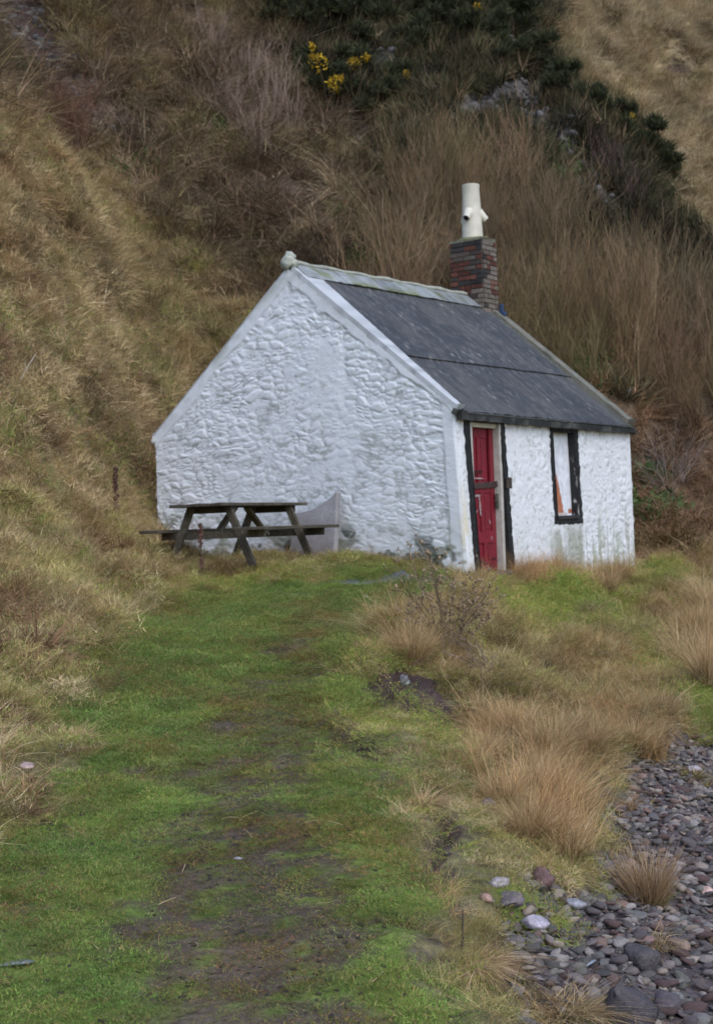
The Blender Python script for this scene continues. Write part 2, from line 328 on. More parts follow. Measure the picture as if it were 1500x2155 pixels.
bump_ = bump_ * (1 - .85 * tabl) - .10 * np.exp(-(((XX + .9) / 1.9) ** 2 + ((YY - 17.3) / 1.4) ** 2))
bump_ = bump_ + .10 * REG['moss'] * smooth(.35, .65, fbm(XX / .45, YY / .45, 19)) * (YY > 9)
# worn path is slightly hollow, scarps are cut in
ZZ = GZ0 + bump_ - (.035 + .05 * fbm(XX / .12, YY / .12, 88)) * REG['scar'] * (YY < 20) - .5 * REG['scar'] * (YY > 20) - .02 * REG['mud'] * REG['lawn']
bx = smooth(.2, .9, fbm(XX / .5, YY / .5, 77)); ZZ -= .05 * REG['beach'] * bx
ZZ = np.where(foot, np.minimum(ZZ, HO[2] - .1), ZZ)
# ground colours: what the bare ground itself is
def mixc(c, col, m): return c * (1 - m[..., None]) + np.array(col) * m[..., None]
C = np.tile(np.array([.15, .135, .07]), XX.shape + (1,))
C = mixc(C, (.17, .14, .085), REG['straw']); C = mixc(C, (.14, .10, .075), REG['bramble']); C = mixc(C, (.06, .06, .045), REG['gorse'])
C = mixc(C, (.10, .095, .095), REG['scree'] * .8); C = mixc(C, (.26, .20, .125), REG['pale']); C = mixc(C, (.12, .085, .055), REG['thicket']); C = mixc(C, (.19, .13, .085), REG['brown'])
C = mixc(C, (.12, .165, .04), np.maximum(REG['lawn'], REG['strip'])); C = mixc(C, (.09, .075, .08), REG['beach']); C = mixc(C, (.16, .20, .05), REG['moss'])
mudf = REG['mud'] * smooth(.44, .56, fbm(XX / .085, YY / .075, 90, 2) * .8 + fbm(XX / .5, YY / .4, 92) * .26 + .055 + .02 * smooth(12, 5.5, YY)); mudf = np.maximum(mudf, REG['lawn'] * smooth(.66, .74, fbm(XX / .12, YY / .09, 93)) * .8)
C = mixc(C, (.075, .056, .046), REG['apron']); C = mixc(C, (.10, .078, .062), mudf); C = mixc(C, (.06, .04, .037), REG['scar']); C = mixc(C, (.06, .055, .06), REG['puddle']); C = mixc(C, (.11, .115, .13), REG['paving'])
ny, nx = XX.shape; ii = np.arange(ny * nx).reshape(ny, nx)
quads = np.stack([ii[:-1, :-1], ii[:-1, 1:], ii[1:, 1:], ii[1:, :-1]], -1).reshape(-1, 4)
g = mk('ground', np.stack([XX, YY, ZZ], -1).reshape(-1, 3), quads, m_ground, C.reshape(-1, 3), True); tag(g, kind='structure')
def gz(x, y): return bil(ZZ, x, y)
def gfield(k, x, y): return bil(REG[k] if isinstance(k, str) else k, x, y)
SX = np.gradient(ZZ, GX, axis=1); SY = np.gradient(ZZ, GY, axis=0)

# ------------------------------------------------------------------ the cottage
HB = 2.4325
def hp(s, b, h, out=0.0):
    """cottage coordinates (along front wall, along gable, height above base) -> world; the near corner batters outward a little"""
    s = np.asarray(s, float); b = np.asarray(b, float); h = np.asarray(h, float)
    p = HO + s[..., None] * ha + b[..., None] * hb + h[..., None] * KZ
    wgt = np.clip(1 - b / 4.8, 0, 1) * np.clip(1 - s / 5.5, 0, 1)
    p[..., 0] += np.clip(1.1 - h, -1, 1.2) * .045 * wgt
    return p
def hpt(s, b, h): return hp(np.array([s]), np.array([b]), np.array([h]))[0]
def ridge_h(s): return 4.0 + .018 * s
def roof_h(s, b): return EAVE + (ridge_h(s) - EAVE) * (1 - np.abs(b - HB) / HB)
cot = empty('cottage', tuple(HO), 0); tag(cot, 'whitewashed rubble stone cottage with dark roof and red door below the hillside', 'cottage')
def own(o, parent=None):
    o.parent = parent or cot; o.matrix_parent_inverse = (parent or cot).matrix_world.inverted(); return o
bpy.context.view_layer.update()

def rubble(x, z, amp, sx, sz, s):
    """painted rubble: a few big stones among many small flat ones, joints filled with paint"""
    wx = x + (fbm(x * 2.2, z * 2.2, s) - .5) * .22 + (fbm(x * 9, z * 9, s + 2) - .5) * .04; wz = z + (fbm(x * 2, z * 2, s + 5) - .5) * .16 + (fbm(x * 9, z * 9, s + 3) - .5) * .03
    a1, a2, ca, oxa, oya = worley(wx / sx, wz / sz, s); b1, b2, cb, oxb, oyb = worley(wx / (sx * .62) + 7.3, wz / (sz * .52) + 3.1, s + 40); c1, c2, cc_, oxc, oyc = worley(wx / (sx * .36) + 1.7, wz / (sz * .33) + 9.4, s + 80)
    big = (smooth(.0, .55, a2 - a1) * (.75 + .5 * ca) + oya * (ca - .45) * 1.1) * smooth(.50, .56, ca)
    med = (smooth(.0, .5, b2 - b1) * (.35 + .55 * cb) + oyb * (cb - .15) * .9) * smooth(.25, .3, cb)
    sml = smooth(.0, .5, c2 - c1) * .42 * cc_ + oyc * cc_ * .4
    k = smooth(.42, .58, fbm(x * 1.6, z * 1.6, s + 30)); h = np.maximum(big, np.maximum(med * (.55 + .45 * k), sml * (1.2 - .5 * k)))
    h = h + (fbm(x * 12, z * 12, s + 9) - .5) * .30 + (fbm(x * 40, z * 40, s + 11, 2) - .5) * .12
    return h * amp * (.55 + .8 * smooth(.3, .65, fbm(x * .8, z * .8, s + 21)))

# gable wall: a displaced grid; smooth plastered bands along the rakes and at the corner
nb_, nh_ = 440, 370
bb, tt = np.meshgrid(np.linspace(0, HW, nb_), np.linspace(0, 1, nh_)); base_h = -.35
hh = base_h + tt * (roof_h(0, bb) - .012 - base_h)
rake = (roof_h(0, bb) - hh) * .77
wob = (fbm(bb * 2.5, hh * 2.5, 61) - .5)
bandw = np.where(bb < HB, .07 + .09 * bb / HB, .15) + wob * .12
mband = smooth(-.02, .02, bandw - rake)
cornw = .20 + wob * .05; mcorn = smooth(-.03, .03, cornw - bb) * .85
mband = np.maximum(mband, mcorn)
d = rubble(bb, hh, .012, .20, .10, 5) * (1 - mband) + mband * (.020 + (fbm(bb * 4, hh * 4, 66) - .5) * .012)
panel = smooth(.10, -.06, wob * .25 + np.maximum(np.abs(bb - 1.93) - .28, np.abs(hh - 2.55) - .42)); d = (d * (1 - .4 * panel) + .012 * panel) * smooth(0, .03, bb)   # blocked up opening in the gable
pts = hp(np.zeros_like(bb), bb, hh) - d[..., None] * ha
wc = np.tile(np.array([.70, .73, .775]), bb.shape + (1,))
dirt = smooth(.55, .2, hh - .55 * smooth(.5, 2.5, bb) + .0) * smooth(.42, .62, fbm(bb * 5, hh * 6, 71))
grd = .30 + .20 * smooth(.2, 1.8, bb) + .2 * smooth(1.8, 4.8, bb)
low = smooth(.32, .02, hh - grd); dirt = low * (.15 + .85 * smooth(.42, .58, fbm(bb * 4, hh * 7, 71)))
wc = mixc(wc, (.20, .215, .15), np.clip(dirt * .8, 0, 1)); wc = mixc(wc, (.03, .04, .025), low * smooth(.52, .62, fbm(bb * 3.5, hh * 5, 73)) * smooth(.25, .05, hh - grd) * .85)
speck = smooth(.70, .78, fbm(bb * 22, hh * 26, 74, 2)) * smooth(.4, .62, fbm(bb * 1.3, hh * 1.3, 75)) * (1 - mband * .6)
wc = mixc(wc, (.38, .39, .36), speck * .6)
edge = smooth(.14, .0, rake) * smooth(.35, .65, fbm(bb * 3, hh * 3, 76)); wc = mixc(wc, (.40, .42, .38), edge * (.35 + .5 * (bb > HB)) * smooth(.0, .5, np.abs(hh - 2) / 2 + .3))
top = smooth(3.5, 4.0, hh) * smooth(.4, .6, fbm(bb * 6, hh * 6, 77)); wc = mixc(wc, (.36, .38, .33), top * .5)
crev = smooth(.0034, -.0012, d) * (1 - mband); wc = mixc(wc, (.24, .25, .24), crev * .8 * smooth(.38, .62, fbm(bb * 3, hh * 3, 78)))
crack = np.exp(-((rake - bandw - .012) / .010) ** 2) * smooth(.42, .56, fbm(bb * 4, hh * 4, 79)) * (bb < HB); wc = mixc(wc, (.30, .31, .28), crack * .7)
cornln = np.exp(-((bb - cornw) / .013) ** 2) * smooth(.35, .6, fbm(bb * 3, hh * 3, 80)); wc = mixc(wc, (.42, .40, .30), cornln * .6)
yel = smooth(.10, 0, bb) * smooth(1.3, .3, hh) * smooth(.35, .6, fbm(bb * 9, hh * 4, 81)); wc = mixc(wc, (.55, .47, .25), yel * .6)
ii = np.arange(nb_ * nh_).reshape(nh_, nb_); q = np.stack([ii[:-1, :-1], ii[1:, :-1], ii[1:, 1:], ii[:-1, 1:]], -1).reshape(-1, 4)
o = own(mk('gable_wall', pts.reshape(-1, 3), q, m_white, wc.reshape(-1, 3), True)); o['label'] = 'rubble stone gable under thick whitewash with smooth plastered verges'

# front wall: grid with the door and window openings cut out
DO = (.285, 1.05, -.02, 1.85); WO = (2.456, 3.09, .66, 1.80)        # s0, s1, h0, h1
def front_disp(s, h):
    d = rubble(s, h, .0095, .19, .12, 23); ed = np.minimum(np.minimum(s, HL - s), 1)
    return (d * smooth(.0, .22, ed) + (1 - smooth(0, .22, ed)) * .012) * smooth(0, .03, np.minimum(s, HL - s) + .004)
gs = np.unique(np.concatenate([np.linspace(0, HL, 380), [DO[0], DO[1], WO[0], WO[1]]])); gh = np.unique(np.concatenate([np.linspace(-.45, 1.97, 190), [DO[2], DO[3], WO[2], WO[3]]]))
ss, hh = np.meshgrid(gs, gh); d = front_disp(ss, hh); pts = hp(ss, np.zeros_like(ss), hh) + d[..., None] * hn
wc = np.tile(np.array([.68, .70, .735]), ss.shape + (1,))
low = smooth(.75, .0, hh); st = low * smooth(.45, .68, fbm(ss * 4.5, hh * 1.8, 171)) * (.35 + .65 * (ss > 2.2)); wc = mixc(wc, (.33, .36, .27), np.clip(st, 0, 1) * .9)
und = smooth(.62, .4, hh) * smooth(.12, 0, np.abs(ss - 2.78) - .36) * smooth(.3, .6, fbm(ss * 6, hh * 1.5, 172)); wc = mixc(wc, (.30, .32, .26), und * .8)
strk = smooth(.58, .7, fbm(ss * 16, hh * 1.1, 173)) * smooth(1.1, .1, hh) * (ss > 3.0); wc = mixc(wc, (.33, .34, .27), strk * .8)
speck = smooth(.68, .76, fbm(ss * 20, hh * 24, 174, 2)); wc = mixc(wc, (.34, .35, .32), speck * .6)
yel = smooth(.16, .02, ss) * smooth(1.5, .2, hh) * smooth(.35, .6, fbm(ss * 8, hh * 3, 175)); wc = mixc(wc, (.60, .50, .24), yel * .65)
base = smooth(.12, -.06, hh + .1 * smooth(3, 5, ss)) * smooth(.4, .6, fbm(ss * 6, hh * 6, 176)); wc = mixc(wc, (.10, .11, .06), base * .8)
topd = smooth(1.70, 1.86, hh) * smooth(.5, .66, fbm(ss * 14, hh * 2, 177)); wc = mixc(wc, (.3, .3, .28), topd * .5)
cs = (ss[:-1, :-1] + ss[1:, 1:]) / 2; ch = (hh[:-1, :-1] + hh[1:, 1:]) / 2
keep = ~(((cs > DO[0]) & (cs < DO[1]) & (ch > DO[2]) & (ch < DO[3])) | ((cs > WO[0]) & (cs < WO[1]) & (ch > WO[2]) & (ch < WO[3])))
n1, n0 = ss.shape; ii = np.arange(n1 * n0).reshape(n1, n0); q = np.stack([ii[:-1, :-1], ii[:-1, 1:], ii[1:, 1:], ii[1:, :-1]], -1)[keep]
o = own(mk('front_wall', pts.reshape(-1, 3), q, m_white, wc.reshape(-1, 3), True)); o['label'] = 'whitewashed front wall with green damp stains low down'
# far gable and rear wall
nb2, nh2 = 80, 60
bb, tt = np.meshgrid(np.linspace(0, HW, nb2), np.linspace(0, 1, nh2)); hh = -.4 + tt * (roof_h(HL, bb) - .012 + .4)
pts = hp(np.full_like(bb, HL), bb, hh) + (rubble(bb, hh, .02, .2, .13, 37))[..., None] * ha
ii = np.arange(nb2 * nh2).reshape(nh2, nb2); q = np.stack([ii[:-1, :-1], ii[:-1, 1:], ii[1:, 1:], ii[1:, :-1]], -1).reshape(-1, 4)
own(mk('gable_wall', pts.reshape(-1, 3), q, m_white, np.full((nb2 * nh2, 3), .72), True))
ss, hh = np.meshgrid(np.linspace(0, HL, 90), np.linspace(-.4, 1.97, 50)); pts = hp(ss, np.full_like(ss, HW), hh) - (rubble(ss, hh, .02, .2, .13, 39))[..., None] * hn
ii = np.arange(90 * 50).reshape(50, 90); q = np.stack([ii[:-1, :-1], ii[1:, :-1], ii[1:, 1:], ii[:-1, 1:]], -1).reshape(-1, 4)
own(mk('rear_wall', pts.reshape(-1, 3), q, m_white, np.full((90 * 50, 3), .72), True))
# kneeler stone at the rear eave of the near gable
m = MB(); m.box(hpt(.05, HW - .0, 1.93), (.16, .12, .14), (ha, hb, KZ), (.62, .63, .62), .02); own(m.build('kneeler', m_white, bevel=.03))

# roof: two sheets a slope, the upper lapping the lower, faint standing lines down the slope
def slope_sheet(name, t0, t1, lift, front=True, s0=None, s1=None, th=.012, colf=None):
    ns, nt_ = 220, max(8, int((t1 - t0) * 60))
    sg, tg = np.meshgrid(np.linspace(0, 1, ns), np.linspace(t0, t1, nt_))
    left = .10 + .30 * tg if s0 is None else np.full_like(tg, s0); rt = HL - .10 if s1 is None else s1
    s = left + (rt - left) * sg
    b = HB * tg if front else HW - HB * tg
    lat = np.array([hn if front else -hn]) * 0
    nrm = hn * .63 + KZ * .776 if front else -hn * .63 + KZ * .776
    rib = .006 * np.maximum(0, np.cos(2 * np.pi * s / .245)) ** 10
    wave = (fbm(s * 1.2, tg * 4, 201) - .5) * .03 + rib + lift
    top = hp(s, b, roof_h(s, b if front else HW - b)) + wave[..., None] * nrm
    bot = top - th * nrm
    V = np.concatenate([top.reshape(-1, 3), bot.reshape(-1, 3)]); n = ns * nt_
    ii = np.arange(n).reshape(nt_, ns); q = np.stack([ii[:-1, :-1], ii[:-1, 1:], ii[1:, 1:], ii[1:, :-1]], -1).reshape(-1, 4)
    f = [tuple(r) for r in q] + [tuple(x + n for x in r[::-1]) for r in q]
    bd = list(ii[0]) + list(ii[1:, -1]) + list(ii[-1, -2::-1]) + list(ii[-2:0, 0])
    for k in range(len(bd)): a_, c_ = bd[k], bd[(k + 1) % len(bd)]; f.append((c_, a_, a_ + n, c_ + n))
    lines = np.maximum(0, np.cos(2 * np.pi * s / .245)) ** 24
    c = np.tile(np.array([.041, .043, .047]), s.shape + (1,))
    c = mixc(c, (.15, .155, .16), lines * smooth(.35, .6, fbm(s * 3, tg * 9, 205)) * .35)
    c = mixc(c, (.16, .15, .14), smooth(.58, .72, fbm(s * 22, tg * 66, 206, 2)) * .5); c = mixc(c, (.26, .26, .25), smooth(.79, .84, fbm(s * 22, tg * 60, 209, 2)) * .9); c = mixc(c, (.095, .09, .085), smooth(.45, .65, fbm(s * 1.6, tg * 4, 210)) * .5); c = mixc(c, (.035, .036, .04), smooth(.6, .72, fbm(s * 5, tg * 3, 207)) * .6)
    c = mixc(c, (.11, .105, .085), smooth(.75, 1, tg) * .5 * fbm(s * 4, tg * 9, 208)); c = mixc(c, (.10, .095, .06), smooth(HL - .5, HL - .1, s) * .5)
    c = c.reshape(-1, 3); o = own(mk(name, V, f, m_roof, np.concatenate([c, c]), False)); return o
rf = slope_sheet('roof', .35, .985, .042)
lo = slope_sheet('lower_sheet', -.042, .385, .022); own(lo, rf)
rb = slope_sheet('roof', .0, .985, .03, False); rb['label'] = 'rear roof slope of grey sheet'
# raked copings: painted at the near gable, cement at the far one
def coping(s_a, s_b, mat, col, front, lift, th, name, sa1=None, seed=0):
    n = 60; V = []; cc = []
    for k in range(n + 1):
        t = -.02 + 1.0 * k / n; b = HB * t if front else HW - HB * t; e = (random.random() - .5) * .015
        sr_ = s_b(t) + e; sl_ = s_a(t)
        nrm = (hn if front else -hn) * .63 + KZ * .776
        for s, l in ((sl_, lift - th), (sl_, lift), (sr_, lift), (sr_, lift - th)):
            V.append(hpt(s, b, roof_h(s, min(max(b, 0), HW))) + nrm * l); 
            q_ = col * (1 - .35 * max(0, float(vnoise(t * 30 + seed, s * 9, 5)) - .45) * 2); cc.append(np.minimum(q_, 1))
    f = []
    for k in range(n):
        for j in range(4): f.append((k * 4 + j, k * 4 + (j + 1) % 4, (k + 1) * 4 + (j + 1) % 4, (k + 1) * 4 + j))
    f += [(3, 2, 1, 0), tuple(n * 4 + j for j in range(4))]
    return own(mk(name, V, f, mat, np.array(cc)))
WH = np.array([.48, .50, .53])
coping(lambda t: -.018, lambda t: .12 + .30 * max(0, t), m_white, WH, True, .050, .075, 'coping').__setitem__('label', 'whitewashed coping strip, broad at the ridge')
coping(lambda t: -.012, lambda t: .16, m_white, WH * .9, False, .018, .04, 'coping')
coping(lambda t: HL - .16, lambda t: HL + .06, m_cement, np.array([.17, .165, .135]), True, .075, .12, 'coping', seed=7).__setitem__('label', 'grey cement coping at the far verge')
coping(lambda t: HL - .16, lambda t: HL + .06, m_cement, np.array([.17, .165, .135]), False, .075, .12, 'coping', seed=9)
# ridge: pale metal wings with a roll on top, joints and moss
rc = None
edges = [.06, .95, 1.75, 2.35, 3.3, 4.46]
V = []; f = []; cc = []
for k in range(len(edges) - 1):
    for front in (True, False):
        nrm = (hn if front else -hn) * .63 + KZ * .776; n = len(V); lift = .062 + (.006 if k % 2 else 0)
        ns = 16
        for j in range(ns + 1):
            s = edges[k] + (edges[k + 1] - edges[k] + .03) * j / ns
            for t in (1.0, .955, .905):
                b = HB * t if front else HW - HB * t; jj = (random.random() - .5) * .012
                V.append(hpt(s, b, roof_h(s, b)) + nrm * (lift + jj * (t < .94)))
                mo = float(fbm(np.array([s * 3.0]), np.array([t * 22 + k * 3.0]), 301)[0]); c_ = np.array([.27, .29, .30])
                c_ = c_ * random.uniform(.85, 1.1)
                if mo > .64: c_ = np.array([.17, .19, .11])
                if k == 2: c_ = c_ * .72
                if k == 4: c_ = c_ * .72
                cc.append(c_)
        for j in range(ns):
            for r in range(2):
                a_ = n + j * 3 + r; f.append((a_, a_ + 1, a_ + 4, a_ + 3) if not front else (a_, a_ + 3, a_ + 4, a_ + 1))
rc = own(mk('ridge_cap', V, f, m_cement, np.array(cc)), rf); sol = rc.modifiers.new('sheet', 'SOLIDIFY'); sol.thickness = .012; sol.offset = 1
m = MB(); rp = [hpt(s, HB, ridge_h(s) + .075 + .008 * math.sin(s * 9)) for s in np.linspace(.02, 4.5, 40)]
m.tube(rp, [.032 + random.uniform(-.005, .005) for _ in rp], 10, (.33, .34, .29)); own(m.build('ridge_roll', m_cement), rf)
# finial: a lumpy weathered knob
def lump(seed, r, sq=(1, 1, 1), sub=3, amp=.25, fr=2.0, flat=0, kk=(.45, .75)):
    import bmesh
    bm = bmesh.new(); bmesh.ops.create_icosphere(bm, subdivisions=sub, radius=1)
    v = np.array([p.co for p in bm.verts]); f = np.array([[q.index for q in fc.verts] for fc in bm.faces]); bm.free()
    n = fbm(v[:, 0] * fr + 5 + seed, v[:, 1] * fr + v[:, 2] * fr * 1.7, seed, 3) + fbm(v[:, 2] * fr + seed, v[:, 0] * fr - v[:, 1], seed + 9, 2) - 1
    v = v * (1 + amp * 2 * n)[:, None]
    rg = np.random.default_rng(seed + 99)
    for _ in range(flat):                       # knock flat faces on it
        d = rg.normal(size=3); d /= np.linalg.norm(d); k = rg.uniform(*kk); h = v @ d; v -= np.maximum(0, h - k)[:, None] * d * .95
    if flat > 12: v = v / np.abs(v[:, 0]).max()
    return v * np.array(sq) * r, f
m = MB()
for c_, r_, s_ in (((-.02, 0, -.02), .095, 1), ((.0, -.01, .05), .075, 2), ((.0, .05, -.05), .07, 3), ((.0, -.06, -.05), .065, 4)):
    v, f = lump(s_, r_, (1, 1, 1), 3, .2); v = v @ np.array([ha, hb, KZ]) + hpt(.02 + c_[0], HB + c_[1], ridge_h(0) + .09 + c_[2]); m.add(v, f, (.36, .38, .33))
o = own(m.build('finial', m_cement)); o.data.polygons.foreach_set('use_smooth', np.ones(len(o.data.polygons), bool))

# eaves board, weathered black
m = MB(); ns = 50; V = []; cc = []
for k in range(ns + 1):
    s = -.02 + (HL + .02) * k / ns; e = random.uniform(-.012, .012); dp = .075
    for out, h in ((.03, 1.845 + e), (.03 + dp, 1.850 + e), (.03 + dp, 1.955 + e), (.03, 1.965)):
        V.append(hpt(s, 0, h) + hn * out); g_ = .016 + .16 * max(0, float(vnoise(s * 7, h * 25, 44)) - .5); cc.append((g_, g_, g_ * .92))
f = [(k * 4 + j, (k + 1) * 4 + j, (k + 1) * 4 + (j + 1) % 4, k * 4 + (j + 1) % 4) for k in range(ns) for j in range(4)] + [(0, 1, 2, 3), (ns * 4 + 3, ns * 4 + 2, ns * 4 + 1, ns * 4)]
o = own(mk('eaves_board', V, f, m_black, np.array(cc)))
m = MB(); m.bar(hpt(-.05, 0, 1.93) + hn * .06, hpt(-.055, .02, 1.96) + hn * .03, .07, .05, KZ, (.05, .05, .045)); own(m.build('eaves_end', m_black), o)

# black painted surrounds follow the wall's stones with a wavering edge
def band(s0, s1, h0, h1, seed):
    nS = max(3, int((s1 - s0) / .012)); nH = max(3, int((h1 - h0) / .014)); S, H = np.meshgrid(np.linspace(0, 1, nS), np.linspace(0, 1, nH))
    if (s1 - s0) < (h1 - h0): s = s0 + (s1 - s0) * S + (vnoise(H * (h1 - h0) * 18, S * 0, seed) - .5) * .022 * np.abs(S * 2 - 1); h = h0 + (h1 - h0) * H
    else: s = s0 + (s1 - s0) * S; h = h0 + (h1 - h0) * H + (vnoise(S * (s1 - s0) * 18, H * 0, seed) - .5) * .022 * np.abs(H * 2 - 1)
    p = hp(s, np.zeros_like(s), h) + (front_disp(s, h) + .006)[..., None] * hn; ii = np.arange(nS * nH).reshape(nH, nS)
    return p.reshape(-1, 3), np.stack([ii[:-1, :-1], ii[:-1, 1:], ii[1:, 1:], ii[1:, :-1]], -1).reshape(-1, 4)
BK = (.012, .012, .013)
def surround(rects, rev, name, parent, worn=0):
    m = MB()
    for i, r in enumerate(rects): v, f = band(*r, 80 + i); m.add(v, f, BK)
    s0, s1, h0, h1, dep = rev
    # reveals: the painted returns of the opening, inner faces only
    def sheet(p): 
        n = 12; A, B = np.meshgrid(np.linspace(0, 1, n), np.linspace(0, 1, 40)); p = [np.array(x) for x in p]
        v = (p[0] * ((1 - A) * (1 - B))[..., None] + p[1] * (A * (1 - B))[..., None] + p[2] * (A * B)[..., None] + p[3] * ((1 - A) * B)[..., None]); ii = np.arange(n * 40).reshape(40, n)
        c = np.tile(np.array(BK), (40, n, 1))
        if worn: c = mixc(c, (.45, .43, .42), smooth(.62, .68, fbm(A * 3 + worn, B * 16, 90)) * smooth(.75, .45, B))
        m.add(v.reshape(-1, 3), np.stack([ii[:-1, :-1], ii[:-1, 1:], ii[1:, 1:], ii[1:, :-1]], -1).reshape(-1, 4), c.reshape(-1, 3))
    def q(s, h, o_): return hpt(s, 0, h) + hn * o_
    sheet((q(s1, h0, .02), q(s1, h0, -dep), q(s1, h1, -dep), q(s1, h1, .02)))
    sheet((q(s0, h0, -dep), q(s0, h0, .02), q(s0, h1, .02), q(s0, h1, -dep)))
    sheet((q(s0, h1, .02), q(s1, h1, .02), q(s1, h1, -dep), q(s0, h1, -dep)))
    sheet((q(s0, h0, -dep), q(s1, h0, -dep), q(s1, h0, .02), q(s0, h0, .02)))
    return own(m.build(name, m_black), parent)

# ---- door
door = own(empty('door'))
surround([(.155, DO[0] + .005, -.06, 1.86), (DO[1] - .005, 1.172, -.16, 1.86)], (*DO, .14), 'surround', door)
m = MB(); FR = (.44, .42, .39)
def fbox(m, s0, s1, h0, h1, o0, o1, col, jit=0): m.box((hpt((s0 + s1) / 2, 0, (h0 + h1) / 2)) + hn * (o0 + o1) / 2, (s1 - s0, o1 - o0, h1 - h0), (ha, hn, KZ), col, jit)
fbox(m, DO[0] + .002, DO[0] + .045, .0, 1.84, -.115, -.012, FR); fbox(m, DO[1] - .062, DO[1] - .002, .0, 1.84, -.115, -.012, FR); fbox(m, DO[0] + .045, DO[1] - .062, 1.785, 1.84, -.115, -.012, (.52, .49, .42))
own(m.build('door_frame', m_timber, bevel=.004), door)['label'] = 'pale weathered timber door frame'
# leaf: stiles, rails and sunk panels
d0, d1, t0, t1 = DO[0] + .047, DO[1] - .064, .02, 1.783; mid = (d0 + d1) / 2
cells = []
m = MB(); RD = np.array([.185, .012, .024])
def rbox(*a): fbox(m, *a, tuple(RD * random.uniform(.9, 1.1)))
st_w = .095; zt = [(1.10, 1.66), (.50, .98), (.12, .36)]
rbox(d0, d0 + st_w, t0, t1, -.135, -.100); rbox(d1 - st_w, d1, t0, t1, -.135, -.100)
prev = t0
for (a_, b_) in sorted(zt) + [(t1, t1)]:
    rbox(d0 + st_w, d1 - st_w, prev, a_, -.135, -.1005); prev = b_
for a_, b_ in zt:
    rbox(mid - .04, mid + .04, a_, b_, -.135, -.1015)
    for x0, x1 in ((d0 + st_w, mid - .04), (mid + .04, d1 - st_w)):
        rbox(x0, x1, a_, b_, -.135, -.122)
        fbox(m, x0 + .035, x1 - .035, a_ + .035, b_ - .035, -.122, -.114, tuple(RD * .97))
leaf = own(m.build('door_leaf', m_red, bevel=.003), door); leaf['label'] = 'red six-panel door leaf with worn patches'
# bare scrapes and worn paint, thin irregular patches of exposed primer lying on the leaf
def scrape(s, h, w_, l_, col, sl_=0):
    n = 9; e = [(s + sl_ * (t - .5) + random.uniform(-.25, .25) * w_ + sg * w_ / 2 * (1 - abs(2 * t - 1) ** 3 * .7), h + l_ * (t - .5)) for sg, ts in ((1, np.linspace(0, 1, n)), (-1, np.linspace(1, 0, n))) for t in ts]
    m.add([hpt(x, 0, y) + hn * -.0985 for x, y in e], [tuple(range(len(e)))], col)
GY_ = (.33, .27, .27); DK = (.05, .012, .014)
for a_ in ((d0 + .26, .82, .035, .26, GY_), (d0 + .20, .945, .20, .03, GY_), (d1 - .06, 1.21, .022, .16, GY_), (d0 + .28, 1.16, .24, .018, GY_), (d0 + .14, .72, .02, .1, GY_, .1), (d1 - .18, .62, .03, .05, GY_), (d1 - .16, .42, .02, .05, GY_),
           (d0 + .25, 1.25, .36, .02, DK), (d0 + .18, 1.22, .10, .06, DK), (d0 + .33, 1.24, .06, .05, DK), (d0 + .3, .10, .34, .02, DK), (d0 + .2, .13, .1, .04, DK), (d1 - .14, .16, .1, .03, DK), (d0 + .3, .06, .4, .014, DK)):
    m = MB(); scrape(*a_); own(m.build('worn_patch', m_timber), leaf)
m = MB(); m.bar(hpt(d0 + .02, 0, 1.06) + hn * -.085, hpt(d1 + .01, 0, 1.085) + hn * -.085, .075, .012, KZ, (.05, .03, .025)); m.bar(hpt(d1 - .02, 0, 1.09) + hn * -.075, hpt(1.14, 0, 1.10) + hn * .03, .075, .014, KZ, (.045, .03, .026))
m.bar(hpt(1.06, 0, 1.10) + hn * .035, hpt(1.19, 0, 1.10) + hn * .04, .14, .012, KZ, (.05, .035, .03)); own(m.build('locking_bar', m_iron, bevel=.003), door)['label'] = 'rusty iron bar across the door'
m = MB(); pc = hpt(d1 - .02, 0, .93) + hn * -.06; m.box(pc, (.06, .03, .075), (ha, hn, KZ), (.10, .09, .07)); m.tube([pc + ha * x + KZ * z for x, z in ((-.02, .035), (-.022, .075), (0, .1), (.022, .075), (.02, .035))], .006, 6, (.25, .25, .22))
m.box(pc - KZ * .10, (.05, .025, .09), (ha, hn, KZ), (.06, .065, .045)); own(m.build('padlock', m_iron, bevel=.004), door)
m = MB(); fbox(m, DO[0] - .12, DO[1] + .12, -.16, -.005, -.13, .12, (.10, .09, .085), .015); own(m.build('doorstep', m_rock, bevel=.02), door)
# dark room behind the openings is closed off by the leaf and the board
# ---- window
win = own(empty('window'))
surround([(2.365, WO[0] + .004, .56, 1.86), (WO[1] - .004, 3.205, .56, 1.86), (WO[0] + .004, WO[1] - .004, .555, WO[2] + .006), (WO[0] + .004, WO[1] - .004, WO[3] - .006, 1.862)], (*WO, .10), 'surround', win, worn=3)
nS, nH = 60, 120; S, H = np.meshgrid(np.linspace(WO[0], WO[1], nS), np.linspace(WO[2], WO[3], nH)); c = np.tile(np.array([.68, .70, .76]), S.shape + (1,))
vis0 = WO[0] + .187
x_ = (S - vis0); yy_ = H - .70
org = (x_ > .02 + .02 * vnoise(H * 20, H * 0, 7)) & (x_ < .20 - .28 * yy_ + .02 * vnoise(H * 30, H * 0, 3)) & (yy_ < .48 + .05 * vnoise(S * 60, S * 0, 2)) & (H > .71)
org |= (x_ > .33) & (x_ < .46) & (H > .70) & (H < .75 + .02 * vnoise(S * 40, S * 0, 9))
c[org] = (.42, .16, .09); pl = (H < .715) & (x_ < .30); c[pl] = (.50, .45, .42)
